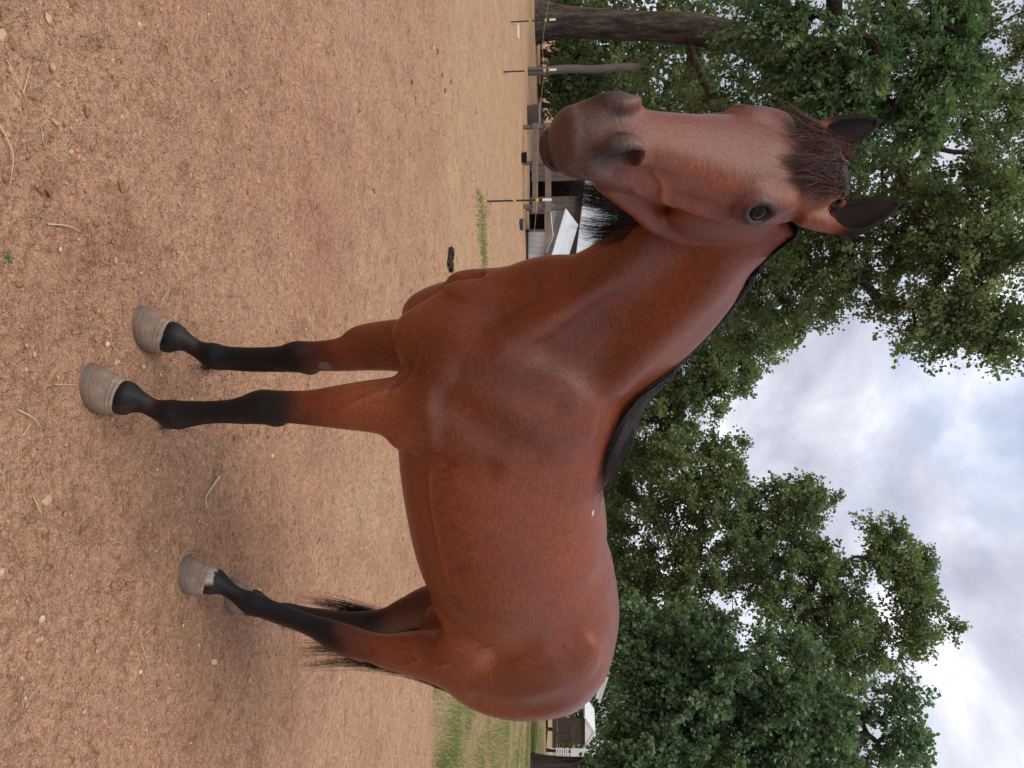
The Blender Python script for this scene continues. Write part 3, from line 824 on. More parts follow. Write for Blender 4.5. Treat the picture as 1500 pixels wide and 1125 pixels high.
place(quad_prism('soffit', [(hx(905), DH - .45, X2Z(903, DH)), (hx(1016), DH - .45, X2Z(872, DH)), (hx(1016), DH - .45, X2Z(877, DH)), (hx(905), DH - .45, X2Z(912, DH))], .08, m_white.m, house_roof), house_roof)
hbox('beam', 920, 1016, DH + .28, DH + .5, 869, 872, m_white.m)
hbox('wall', 905, 985, DH + 3.6, DH + 6.5, 790, 880, m_siding.m)
# white boarded stair enclosure at the end of the porch
encl = empty('boarded_screen', (hx(1095), DH - .6, hg)); tag(encl, 'white boarded screen with lattice foot at the porch end', 'screen')
for k in range(5):
    sbox('board', hx(1088 + k * 3.1), hx(1088 + k * 3.1 + 2.9), DH - .62, DH - .58, X2Z(836, DH), X2Z(873 - k * .6, DH), m_white.m, encl)
for k in range(6):
    xz = 815 + k * 3.2
    sbox('slat', hx(1088), hx(1104), DH - .63, DH - .60, X2Z(xz, DH), X2Z(xz + 2.0, DH), m_white.m, encl)
for k in range(3):
    sbox('slat', hx(1089 + k * 6.5), hx(1090.2 + k * 6.5), DH - .595, DH - .57, X2Z(806, DH), X2Z(836, DH), m_white.m, encl)
# small white gabled shed behind the porch
D5 = 60.0
g2 = empty('gabled_shed', (U2X(1068, D5), D5, -.9)); tag(g2, 'small white gabled shed seen over the porch rail', 'shed')
def g5(u, x, dy=0): return (U2X(u, D5), D5 + dy, X2Z(x, D5))
place(quad_prism('gable_wall', [(U2X(1050, D5), D5, -.9), (U2X(1088, D5), D5, -.9), g5(1088, 858), g5(1068, 869), g5(1050, 858)], .1, W_DARK, g2), g2)
place(quad_prism('roof', [g5(1045, 856, -.3), g5(1068, 871, -.3), g5(1068, 871, 4), g5(1045, 856, 4)], .12, m_white.m, g2), g2)
place(quad_prism('roof', [g5(1092, 856, -.3), g5(1068, 871, -.3), g5(1068, 871, 4), g5(1092, 856, 4)], .12, m_white.m, g2), g2)
place(quad_prism('gable_trim', [g5(1047, 857, -.2), g5(1068, 869.5, -.2), g5(1090, 857, -.2)], .06, m_white.m, g2), g2)
# ================================================================== the horse
# Modelled as a distance field in the horse's own frame (X forward, Y to its left, Z up, metres), meshed as one surface.
H_O = np.array([-0.0513, 2.222, 0.0]); H_A = math.radians(30)
h_fw = np.array([-math.cos(H_A), -math.sin(H_A), 0]); h_lf = np.array([math.sin(H_A), -math.cos(H_A), 0])

def catmull(C, N):
    C = np.asarray(C, dtype=float); n = len(C)
    P = np.vstack([2 * C[0] - C[1], C, 2 * C[-1] - C[-2]])
    t = np.linspace(0, n - 1 - 1e-6, N); i = t.astype(int); f = (t - i)[:, None]
    p0, p1, p2, p3 = P[i], P[i + 1], P[i + 2], P[i + 3]
    return 0.5 * (2 * p1 + (p2 - p0) * f + (2 * p0 - 5 * p1 + 4 * p2 - p3) * f ** 2 + (3 * p1 - p0 - 3 * p2 + p3) * f ** 3)

class Sweep:
    """tube with a two-part superelliptic section; rows: centre(3), up(3), half width, half height up, half height down"""
    def __init__(self, rows, N=40, p=2.0, cap=0.6):
        S = catmull([[*r[0], *r[1], *r[2:5]] for r in rows], N)
        self.c = S[:, :3]; self.r = np.maximum(S[:, 6:9], 0.002)
        t = np.gradient(self.c, axis=0); t /= np.linalg.norm(t, axis=1, keepdims=True)
        u = S[:, 3:6]; u = u - t * (u * t).sum(1, keepdims=True); u /= np.linalg.norm(u, axis=1, keepdims=True)
        self.t = t; self.u = u; self.s = np.cross(u, t); self.p = p; self.cap = cap
        m = self.r.max(axis=1)[:, None]
        self.lo = (self.c - m).min(0); self.hi = (self.c + m).max(0)
    def __call__(self, P):
        out = np.empty(len(P), dtype=np.float32)
        f32 = np.float32
        c32 = self.c.astype(f32); cc = (c32 ** 2).sum(1)
        N = len(self.c)
        W = np.hstack([c32, self.u, self.s, self.t, self.r]).astype(f32)
        T = self.t.astype(f32); seg = np.append(np.sqrt(((c32[1:] - c32[:-1]) ** 2).sum(1)), 1).astype(f32)
        cap = f32(self.cap); p = f32(self.p)
        # coarse search, then the best of the neighbourhood
        for a in range(0, len(P), 60000):
            Q = P[a:a + 60000]
            st = max(1, N // 24); ks = np.arange(0, N, st)
            k = ks[(cc[ks][None] - 2 * (Q @ c32[ks].T)).argmin(1)]
            if st > 1:
                best = None
                for o in range(-st + 1, st):
                    kk = np.clip(k + o, 0, N - 1)
                    e = ((Q - c32[kk]) ** 2).sum(1)
                    if best is None: best, kb = e, kk
                    else:
                        m = e < best; best = np.where(m, e, best); kb = np.where(m, kk, kb)
                k = kb
            ax = ((Q - c32[k]) * T[k]).sum(1)
            k2 = np.clip(k + np.where(ax > 0, 1, -1), 0, N - 1)
            f = np.clip(np.abs(ax) / seg[np.minimum(k, k2)], 0, 1); end = k2 == k
            f[end] = 0
            w = W[k]; w += (W[k2] - w) * f[:, None]
            off = Q - w[:, :3]
            sx = np.abs((off * w[:, 6:9]).sum(1)) / w[:, 12]
            ny = (off * w[:, 3:6]).sum(1); ny = np.where(ny > 0, ny / w[:, 13], -ny / w[:, 14])
            rm = w[:, 12:15].min(1)
            az = np.where(end, np.abs((off * w[:, 9:12]).sum(1)), 0) / (cap * rm)
            if p == 2: rho = np.sqrt(sx * sx + ny * ny + az * az)
            else: rho = (sx ** p + ny ** p + az ** p) ** (1 / p)
            L = np.sqrt((off ** 2).sum(1))
            rho = np.maximum(rho, f32(1e-4))
            out[a:a + 60000] = np.where(rho < .15, -rm * .85, L * (1 - 1 / rho))
        return out

class Ell:
    def __init__(self, c, r, axes=None):
        self.c = np.array(c, float); self.rad = np.array(r, float)
        self.A = np.eye(3) if axes is None else np.array([np.array(a, float) / np.linalg.norm(a) for a in axes])
        m = self.rad.max(); self.lo = self.c - m; self.hi = self.c + m
    def __call__(self, P):
        q = ((P - self.c.astype(np.float32)) @ self.A.T.astype(np.float32))
        k0 = np.sqrt(((q / self.rad) ** 2).sum(1)); k1 = np.sqrt(((q / self.rad ** 2) ** 2).sum(1))
        return (k0 * (k0 - 1) / np.maximum(k1, 1e-6)).astype(np.float32)

OPS = []
def U(prim, k=0.03): OPS.append(('u', prim, k))
def S(prim, k=0.01): OPS.append(('s', prim, k))
def tube(pts, r, k=0.02, op=U, N=24, up=(0, 0.3, 1)):
    if not hasattr(r, '__len__'): r = [r] * len(pts)
    op(Sweep([(p, up, q, q, q) for p, q in zip(pts, r)], N=N, cap=1.0), k)

def field(P):
    P = np.asarray(P, dtype=np.float32)
    d = np.full(len(P), 0.5, dtype=np.float32)
    for op, pr, k in OPS:
        mg = k + 0.07
        m = np.nonzero(((P > pr.lo - mg) & (P < pr.hi + mg)).all(1))[0]
        if not len(m): continue
        b = pr(P[m]); a = d[m]
        if op == 'u':
            h = np.maximum(k - np.abs(a - b), 0) / k
            d[m] = np.minimum(a, b) - h * h * k * 0.25
        else:
            b = -b
            h = np.maximum(k - np.abs(a - b), 0) / k
            d[m] = np.maximum(a, b) + h * h * k * 0.25
    return d

# ---- trunk: X, top, bottom, half width, share of height where widest
TR = [(.245, 1.235, 1.03, .090, .5), (.165, 1.335, .945, .165, .45), (.05, 1.45, .885, .205, .42), (-.10, 1.525, .858, .222, .42),
      (-.22, 1.545, .846, .238, .42), (-.40, 1.492, .845, .266, .42), (-.60, 1.508, .852, .287, .44), (-.75, 1.53, .882, .285, .46),
      (-.90, 1.552, .945, .262, .5), (-1.05, 1.56, .99, .262, .52), (-1.20, 1.527, 1.02, .246, .5), (-1.34, 1.44, 1.05, .190, .5), (-1.43, 1.345, 1.10, .11, .5)]
rows = []
for X, zt, zb, w, fc in TR:
    zc = zb + (zt - zb) * fc
    rows.append(((X, -.012 if X < -.8 else 0, zc), (0, 0, 1), w, zt - zc, zc - zb))
U(Sweep(rows, N=140, p=2.15, cap=0.5), 0.01)
# withers ridge
tube([(.02, 0.01, 1.60), (-.12, 0, 1.545), (-.24, 0, 1.52), (-.36, 0, 1.47)], [.035, .04, .04, .03], .07)
# ---- neck
def frm(crest, under, w, side=None):
    c = (np.array(crest) + np.array(under)) / 2; up = np.array(crest) - np.array(under); h = np.linalg.norm(up) / 2
    return (c, up / h, w, h, h)
NK = [frm((-.22, 0, 1.50), (.20, 0, 1.02), .175), frm((-.10, .005, 1.595), (.285, .01, 1.19), .148), frm((.04, .035, 1.705), (.345, .055, 1.365), .105),
      frm((.22, .105, 1.805), (.432, .125, 1.485), .078), frm((.41, .195, 1.86), (.475, .160, 1.590), .054), frm((.565, .280, 1.93), (.540, .205, 1.72), .044)]
U(Sweep(NK, N=90, p=2.0, cap=.5), 0.07)
# neck muscles: jugular groove between brachiocephalic and windpipe, splenius
tube([(.44, .185, 1.57), (.40, .175, 1.535), (.33, .165, 1.46), (.24, .16, 1.34), (.17, .17, 1.22)], [.016, .020, .025, .032, .036], .09)
tube([(.41, .215, 1.775), (.32, .19, 1.73), (.16, .135, 1.62), (.02, .125, 1.52)], [.015, .024, .028, .024], .10)
# ---- shoulder, breast, upper arm
for sd in (1, -1):
    U(Ell((-.03, sd * .155, 1.25), (.10, .050, .20), ((.94, 0, .34), (0, 1, 0), (-.34, 0, .94))), .11)      # scapula mass
    U(Ell((.120, sd * .125, 1.085), (.090, .070, .10)), .08)                                                   # point of shoulder
    U(Ell((-.085, sd * .185, 1.06), (.12, .048, .125), ((.8, 0, .6), (0, 1, 0), (-.6, 0, .8))), .05)         # triceps
    U(Ell((.140, sd * .070, .985), (.075, .062, .095)), .06)                                                  # breast muscle
S(Sweep([((.285, 0, 1.14), (1, 0, 0), .008, .016, .016), ((.275, 0, 1.04), (1, 0, 0), .010, .022, .022), ((.23, 0, .92), (1, 0, 0), .010, .02, .02)], N=16), .05)
# ---- legs: (x, y, z, half side, half fore, half aft)
def leg(rows, k, N=70, p=2.0):
    R = [((x, y, z), (1, 0, 0), w, f, b) for x, y, z, w, f, b in rows]
    U(Sweep(R, N=N, p=p, cap=.5), k)
LF = [(-.055, .150, 1.00, .085, .11, .105), (-.050, .152, .915, .075, .095, .098), (-.044, .155, .835, .060, .082, .085), (-.046, .158, .74, .048, .066, .069),
      (-.045, .16, .645, .0415, .054, .055), (-.042, .161, .575, .041, .050, .049), (-.040, .162, .51, .043, .050, .054), (-.044, .162, .455, .036, .040, .050), (-.049, .163, .40, .0275, .032, .038),
      (-.051, .164, .32, .0255, .030, .034), (-.053, .165, .26, .029, .034, .040), (-.055, .166, .218, .0365, .040, .054), (-.040, .166, .170, .0255, .028, .032),
      (-.018, .166, .135, .028, .031, .035), (-.003, .166, .098, .046, .050, .054), (.0, .166, .07, .046, .046, .055)]
RF = [(-.020, -.150, 1.00, .085, .12, .105), (-.012, -.152, .915, .075, .10, .098), (-.012, -.155, .835, .060, .088, .085), (-.024, -.155, .74, .048, .070, .070),
      (-.036, -.153, .645, .0415, .056, .058), (-.040, -.152, .575, .041, .051, .051), (-.040, -.15, .51, .043, .050, .054), (-.042, -.15, .455, .036, .040, .050), (-.037, -.149, .40, .0275, .032, .038),
      (-.034, -.148, .32, .0255, .030, .034), (-.032, -.147, .26, .029, .034, .040), (-.026, -.147, .215, .0365, .040, .054), (-.004, -.147, .168, .0255, .028, .032),
      (.022, -.147, .135, .028, .031, .035), (.040, -.147, .098, .046, .050, .054), (.043, -.147, .07, .046, .046, .055)]
LH = [(-1.13, .125, 1.34, .115, .19, .20), (-1.15, .140, 1.20, .115, .20, .215), (-1.135, .145, 1.06, .100, .175, .17), (-1.115, .145, .94, .080, .135, .115),
      (-1.098, .142, .83, .060, .098, .088), (-1.092, .138, .735, .047, .077, .075), (-1.080, .13, .66, .041, .064, .066), (-1.062, .122, .585, .046, .062, .074), (-1.035, .114, .515, .041, .054, .058),
      (-1.005, .106, .44, .031, .042, .045), (-.975, .098, .36, .0285, .038, .042), (-.948, .092, .285, .031, .038, .045), (-.925, .088, .225, .037, .042, .053), (-.891, .084, .173, .026, .029, .034),
      (-.860, .080, .138, .028, .032, .036), (-.838, .077, .102, .045, .047, .052), (-.832, .076, .075, .046, .046, .055)]
RH = [(-1.14, -.135, 1.34, .115, .19, .20), (-1.16, -.150, 1.20, .115, .20, .21), (-1.15, -.155, 1.06, .100, .175, .165), (-1.15, -.155, .94, .080, .13, .115),
      (-1.16, -.155, .83, .060, .098, .088), (-1.185, -.15, .735, .047, .077, .075), (-1.215, -.148, .66, .041, .064, .066), (-1.232, -.146, .585, .046, .062, .074), (-1.222, -.144, .515, .041, .054, .058),
      (-1.200, -.142, .44, .031, .042, .045), (-1.175, -.14, .36, .0285, .038, .042), (-1.155, -.14, .285, .031, .038, .045), (-1.140, -.14, .225, .037, .042, .053), (-1.113, -.14, .173, .026, .029, .034),
      (-1.088, -.14, .138, .028, .032, .036), (-1.070, -.14, .102, .045, .047, .052), (-1.065, -.14, .075, .046, .046, .055)]
def shift_foot(L, dx, dy, z0=.75):
    return [(x + dx * max(0, z0 - z) / z0, y + dy * max(0, z0 - z) / z0, z, a, b, c) for x, y, z, a, b, c in L]
LF = shift_foot(LF, -.014, -.01); RF = shift_foot(RF, -.014, -.01); LH = shift_foot(LH, -.03, -.04); RH = shift_foot(RH, -.125, -.03, .95)
leg(LF, .05); leg(RF, .05); leg(LH, .06); leg(RH, .06)
# leg details: knee bones, tendons, hock points, sesamoids
for L in (LF, RF):
    x, y = L[6][0], L[6][1]
    U(Ell((x + .012, y, .50), (.036, .036, .052)), .015)
    U(Ell((x - .050, y, .535), (.016, .014, .026)), .02)                  # accessory carpal
    tube([(x - .043, y, .44), (x - .044, y, .34), (L[11][0] - .042, y, .235)], [.012, .011, .013], .014)   # flexor tendon
    U(Ell((L[2][0] + .035, y + (.02 if y > 0 else -.02), .80), (.042, .034, .13)), .03)                   # forearm extensor
    U(Ell((-.135, y * 1.1, .93), (.045, .04, .06)), .04)                                                   # elbow
for L in (LH, RH):
    x, y = L[7][0], L[7][1]
    tube([(x - .072, y, .622), (x - .048, y, .70), (x - .062, y, .80)], [.020, .012, .014], .03)          # calcaneus and Achilles cord
    tube([(x - .066, y, .60), (x - .022, y - .004, .50), (L[9][0] - .04, L[9][1], .43), (L[11][0] - .04, L[11][1], .27)], [.016, .014, .012, .012], .014)
    sg = 1 if y > 0 else -1
    U(Ell((-1.00 if y > 0 else -1.01, sg * .175, 1.02), (.085, .055, .10)), .06)                        # stifle
    U(Ell((L[4][0] - .01, y + sg * .01, .87), (.075, .048, .12)), .05)                                     # gaskin muscle
    U(Ell((-1.255, sg * .135, 1.17), (.13, .085, .22)), .07)                                               # hamstrings
    U(Ell((-1.13, sg * .125, 1.345), (.18, .115, .145)), .08)                                                 # gluteal
    U(Ell((-.985, sg * .195, 1.42), (.050, .024, .045)), .08)                                              # point of hip
U(Ell((-1.13, -.02, .965), (.12, .10, .15)), .05)
# flank fold and hollow
S(Ell((-.93, .31, 1.20), (.035, .05, .14), ((.8, 0, -.6), (0, 1, 0), (.6, 0, .8))), .06)
S(Ell((-.90, .285, 1.40), (.08, .03, .05)), .06)
tube([(-.99, .19, 1.06), (-.925, .185, 1.0), (-.85, .14, .955)], [.03, .02, .02], .06)
# crease behind the elbow, girth fold
S(Sweep([((-.205, .262, 1.16), (0, 1, 0), .012, .012, .012), ((-.205, .250, 1.05), (0, 1, 0), .012, .016, .016), ((-.185, .222, .94), (0, 1, 0), .012, .016, .016)], N=16), .06)
S(Sweep([((.015, .243, 1.36), (0, 1, 0), .02, .014, .014), ((.075, .252, 1.22), (0, 1, 0), .02, .014, .014), ((.10, .243, 1.10), (0, 1, 0), .02, .012, .012)], N=16), .07)
S(Sweep([((-.16, .270, 1.30), (0, 1, 0), .02, .014, .014), ((-.08, .275, 1.18), (0, 1, 0), .02, .014, .014), ((.03, .245, 1.06), (0, 1, 0), .02, .012, .012)], N=16), .07)
# thigh muscle groove
S(Sweep([((-1.15, .30, 1.38), (0, 1, 0), .014, .012, .012), ((-1.23, .285, 1.22), (0, 1, 0), .014, .014, .014), ((-1.21, .275, 1.06), (0, 1, 0), .014, .012, .012)], N=16), .08)
# tail dock
tube([(-1.40, -.015, 1.35), (-1.47, -.015, 1.33), (-1.515, -.015, 1.25), (-1.53, -.015, 1.10)], [.045, .036, .030, .022], .04)
# veins on the gaskin and belly
tube([(-1.06, .196, .90), (-1.075, .20, .86), (-1.06, .194, .82), (-1.085, .187, .78), (-1.08, .178, .73)], .0045, .006)

# ---- head frame
HO = np.array([0.6518, 0.3323, 1.972]); HS = 1.081
HL = np.array([0.2738, 0.4557, -0.8470]); HSd = np.array([-0.7973, 0.6000, 0.0651]); HN = np.array([0.5379, 0.6575, 0.5277])
def hp(l, s, n): return HO + HS * (l * HL + s * HSd + n * HN)
def hsweep(rows, k, op=U, N=40, p=2.0, cap=.6):
    op(Sweep([(hp(l, s, n), HN, w * HS, a * HS, b * HS) for l, s, n, w, a, b in rows], N=N, p=p, cap=cap), k)
def hell(c, r, k, op=U, ax=None):
    A = np.array([HL, HSd, HN])
    if ax is not None: A = np.array(ax) @ A
    op(Ell(hp(*c), np.array(r) * HS, A), k)
hsweep([(-.02, 0, -.075, .066, .052, .06), (.05, 0, -.08, .080, .077, .08), (.12, 0, -.085, .091, .085, .09), (.19, 0, -.085, .094, .084, .09), (.27, 0, -.085, .084, .081, .085),
        (.35, 0, -.082, .069, .077, .075), (.43, 0, -.080, .059, .072, .066), (.49, 0, -.078, .057, .068, .060), (.535, 0, -.082, .054, .060, .054), (.570, 0, -.086, .046, .044, .040)], .02, p=2.5, N=90)
hell((.175, 0, -.13), (.13, .072, .12), .04)
EYES = []
for sd in (1, -1):
    hell((.155, sd * .056, -.178), (.122, .037, .122), .016)                     # cheek
    tube([hp(.05, sd * .064, -.20), hp(.14, sd * .062, -.272), hp(.25, sd * .054, -.258), hp(.35, sd * .040, -.21), hp(.45, sd * .028, -.162)], [.020, .026, .027, .025, .023], .018)
    tube([hp(.235, sd * .096, -.090), hp(.30, sd * .083, -.100), hp(.375, sd * .066, -.104)], [.013, .013, .008], .016)   # facial crest
    hell((.170, sd * .080, -.036), (.050, .022, .020), .035, ax=((.95, 0, -.3), (0, 1, 0), (.3, 0, .95)))            # brow
    eA = np.array([[.9, 0, .43], [0, 1, 0], [-.43, 0, .9]]); e2 = np.array([0, sd * .88, .475]); e2 /= np.linalg.norm(e2)
    e1 = np.array([.93, 0, .37]); e1 -= e2 * (e1 @ e2); e1 /= np.linalg.norm(e1); e3 = np.cross(e1, e2) * sd; EC = np.array([.200, sd * .0775, -.056])
    ex = (e1, e2, e3)
    hell(EC + e2 * .008, (.046, .024, .040), .018, ax=ex)                         # lids mound
    hell((.108, sd * .104, -.060), (.030, .016, .018), .03, S)                   # hollow above the eye
    hell(EC + e2 * .036, (.0285, .024, .0215), .005, S, ax=ex)                    # opening of the lids
    tube([hp(*(EC + e2 * (.0295 - .16 * abs(.032 * math.cos(a))) + e1 * .032 * math.cos(a) + e3 * (.0235 if math.sin(a) > 0 else .020) * math.sin(a))) for a in np.linspace(0, 2 * np.pi, 13)], .0046, .007, N=40)
    EYES.append((sd, EC, e1, e2, e3))
    # nostril: flared wing, comma-shaped opening
    hell((.514, sd * .042, -.040), (.046, .025, .042), .026)
    tube([hp(.503, sd * .071, -.046), hp(.494, sd * .068, -.034), hp(.483, sd * .056, -.016), hp(.494, sd * .040, -.003), hp(.516, sd * .032, -.003), hp(.536, sd * .036, -.012)], [.003, .0075, .009, .010, .009, .006], .014, N=40)
    n2 = np.array([0, sd * .80, .60]); n1 = np.array([.86, sd * .26, -.36]); n1 -= n2 * (n1 @ n2); n1 /= np.linalg.norm(n1); nx = (n1, n2, np.cross(n1, n2))
    hell((.508, sd * .062, -.020), (.036, .042, .0215), .008, S, ax=nx)
    hell((.536, sd * .068, -.036), (.026, .012, .015), .024, S, ax=nx)
    hell((.452, sd * .068, -.122), (.030, .014, .018), .025, S)                  # hollow at the corner of the mouth
    hell((.468, sd * .060, -.060), (.055, .012, .012), .03, S)                   # flat side of the nose
    hell((.43, sd * .046, -.105), (.075, .018, .038), .03)                       # soft cheek above the mouth corner
hell((.30, 0, -.17), (.16, .035, .07), .03)
hell((.548, 0, -.090), (.046, .048, .041), .040)                                  # upper lip
hell((.525, 0, -.142), (.060, .038, .026), .020)                                 # chin and lower lip
hell((.573, 0, -.130), (.030, .040, .019), .012)
MP = [hp(.465, .070, -.112), hp(.51, .066, -.120), hp(.55, .053, -.123), hp(.585, .028, -.121), hp(.602, 0, -.119), hp(.585, -.028, -.121), hp(.55, -.053, -.123), hp(.51, -.066, -.120), hp(.465, -.070, -.112)]
tube(MP, .0065, .006, S, N=60)
for i in range(6):                                                               # creases of the upper lip
    l = .560 - i * .012
    tube([hp(l, .0600 + .0016 * i, -.084), hp(l - .004, .0615 + .0016 * i, -.097), hp(l - .010, .0600 + .0016 * i, -.109)], .0036, .005, S, N=10)
# ears
def ear(base, mid, tip, openv):
    base, mid, tip = hp(*base), hp(*mid), hp(*tip)
    o = openv[0] * HL + openv[1] * HSd + openv[2] * HN; o = o / np.linalg.norm(o)
    q1 = base + (mid - base) * .5; q3 = mid + (tip - mid) * .5 + o * .004
    U(Sweep([(base - (mid - base) * .3, o, .024, .022, .022), (base, o, .033, .027, .024), (q1, o, .040, .027, .023), (mid, o, .043, .023, .022), (q3, o, .030, .014, .017), (tip, o, .004, .003, .004)], N=36, cap=.6), .012)
    sh = o * .020
    S(Sweep([(base + (mid - base) * .25 + sh, o, .014, .022, .020), (q1 + sh, o, .029, .03, .026), (mid + sh, o, .034, .03, .026), (q3 + o * .016, o, .023, .026, .018), (mid + (tip - mid) * .8 + o * .012, o, .008, .02, .010)], N=36, cap=.6), .004)
ear((.030, .078, -.068), (-.070, .074, -.062), (-.215, .028, -.045), (0.1, -.25, 1))
ear((.020, -.080, -.072), (-.085, -.112, -.075), (-.222, -.168, -.075), (.25, .55, .8))

# ---- veins and skin folds laid on the finished surface
def on_skin(pts, depth):
    Q = np.array(pts, float)
    for _ in range(6):
        d = field(Q); ee = .003
        g = np.stack([field(Q + np.eye(3)[i] * ee) - field(Q - np.eye(3)[i] * ee) for i in range(3)], 1) / (2 * ee)
        g /= np.linalg.norm(g, axis=1, keepdims=True) + 1e-6
        Q = Q - g * np.clip(d - depth, -.03, .03)[:, None]
    return Q
VEINS = [([(-.22, .22, .98), (-.32, .25, .965), (-.43, .27, .975), (-.55, .28, .985), (-.66, .28, 1.01)], .0034),
         ([(.17, .16, 1.00), (.12, .19, .96), (.06, .20, .90), (.01, .20, .82), (-.02, .20, .74)], .0045),
         ([(-1.03, .20, .98), (-1.06, .21, .92), (-1.05, .21, .86), (-1.085, .20, .80), (-1.075, .19, .74), (-1.06, .18, .67)], .0046),
         ([(-1.05, .21, .86), (-1.02, .20, .82), (-1.03, .19, .77)], .0036),
         ([hp(.30, .09, -.15), hp(.335, .085, -.12), hp(.372, .075, -.10), hp(.395, .065, -.07), hp(.43, .06, -.05)], .0034),
         ([hp(.372, .075, -.10), hp(.41, .07, -.11), hp(.445, .065, -.09)], .0028)]
for pts, r in VEINS:
    Q = on_skin(catmull(pts, 12), -.0008)
    tube(list(Q), [r * .6] + [r] * (len(Q) - 2) + [r * .5], .010, N=40)
FOLDS = [([(-.165, .22, 1.02), (-.185, .22, .97), (-.18, .20, .92)], .005), ([(-.20, .23, 1.05), (-.218, .23, .99), (-.21, .21, .93)], .004), ([(-.235, .23, 1.04), (-.25, .23, .98)], .0035),
         ([(.10, .17, .93), (.07, .18, .905), (.03, .19, .89)], .004), ([(-.93, .26, 1.12), (-.95, .25, 1.05), (-.945, .23, 1.0)], .005)]
for pts, r in FOLDS:
    Q = on_skin(catmull(pts, 10), .0012)
    tube(list(Q), [r * .4] + [r] * (len(Q) - 2) + [r * .4], .012, S, N=30)

# ---- mesh the field (sparse surface nets)
def mesh_field(h):
    lo = np.array([-1.60, -.42, .06]); hi = np.array([1.02, .86, 2.24])
    co = 6
    n = (np.ceil((hi - lo) / (h * co)).astype(int)) * co + 1
    ci = np.stack(np.meshgrid(*[np.arange(0, n[i] - 1, co) for i in range(3)], indexing='ij'), -1).reshape(-1, 3)
    cc = lo + (ci + co / 2) * h
    near = np.abs(field(cc)) < h * co * 1.1
    ci = ci[near]
    D = np.full(n, 0.5, dtype=np.float32)
    k = np.stack(np.meshgrid(*[np.arange(co + 1)] * 3, indexing='ij'), -1).reshape(-1, 3)
    flag = np.zeros(n, dtype=bool)
    for a in range(0, len(ci), 4000):
        I = (ci[a:a + 4000, None] + k[None]).reshape(-1, 3)
        flag[I[:, 0], I[:, 1], I[:, 2]] = True
    I = np.argwhere(flag)
    D[I[:, 0], I[:, 1], I[:, 2]] = field(lo + I * h)
    # cells with a sign change (only where all corners were evaluated)
    ins = D < 0
    c8 = [(i, j, l) for i in (0, 1) for j in (0, 1) for l in (0, 1)]
    sl = lambda A, o: A[o[0]:n[0] - 1 + o[0], o[1]:n[1] - 1 + o[1], o[2]:n[2] - 1 + o[2]]
    cnt = np.zeros(n - 1, dtype=np.int8); ok = np.ones(n - 1, dtype=bool)
    for o in c8:
        cnt += sl(ins, o); ok &= sl(flag, o)
    cells = np.argwhere((cnt > 0) & (cnt < 8) & ok)
    acc = np.zeros((len(cells), 3)); num = np.zeros(len(cells))
    for a in c8:
        for ax in range(3):
            if a[ax] == 1: continue
            b = list(a); b[ax] = 1
            A = cells + a; B = cells + b
            da = D[A[:, 0], A[:, 1], A[:, 2]]; db = D[B[:, 0], B[:, 1], B[:, 2]]
            m = (da < 0) != (db < 0)
            t = np.where(m, da / np.where(m, da - db, 1), 0)
            p = np.tile(np.array(a, float), (len(cells), 1)); p[:, ax] = t
            acc[m] += p[m]; num[m] += 1
    V = lo + (cells + acc / num[:, None]) * h
    idx = np.full(n - 1, -1, dtype=np.int32); idx[cells[:, 0], cells[:, 1], cells[:, 2]] = np.arange(len(cells))
    F = []
    for ax in range(3):
        u, v = (ax + 1) % 3, (ax + 2) % 3
        o1 = [0, 0, 0]; o1[ax] = 1
        a = ins[tuple(slice(0, n[i] - o1[i]) for i in range(3))]; b = ins[tuple(slice(o1[i], None) for i in range(3))]
        e = np.argwhere(a != b)
        e = e[(e[:, u] > 0) & (e[:, v] > 0) & (e[:, u] < n[u] - 1) & (e[:, v] < n[v] - 1)]
        fl = ins[e[:, 0], e[:, 1], e[:, 2]]
        q = []
        for du, dv in ((0, 0), (-1, 0), (-1, -1), (0, -1)):
            c = e.copy(); c[:, u] += du; c[:, v] += dv
            q.append(idx[c[:, 0], c[:, 1], c[:, 2]])
        q = np.stack(q, 1); g = (q >= 0).all(1); q = q[g]; fl = fl[g]
        q[~fl] = q[~fl][:, ::-1]
        F.append(q)
    F = np.vstack(F)
    e = 0.0015                  # settle the vertices on the surface
    d = field(V)
    g = np.stack([field(V + np.eye(3)[i] * e) - d for i in range(3)], 1) / e
    gl = (g ** 2).sum(1)
    V = V - np.clip(d / np.maximum(gl, .2), -.003, .003)[:, None] * g
    return V, F

HV, HF = mesh_field(0.0054)
used = np.zeros(len(HV), bool); used[HF.ravel()] = True
remap = np.cumsum(used) - 1; HV = HV[used]; HF = remap[HF]

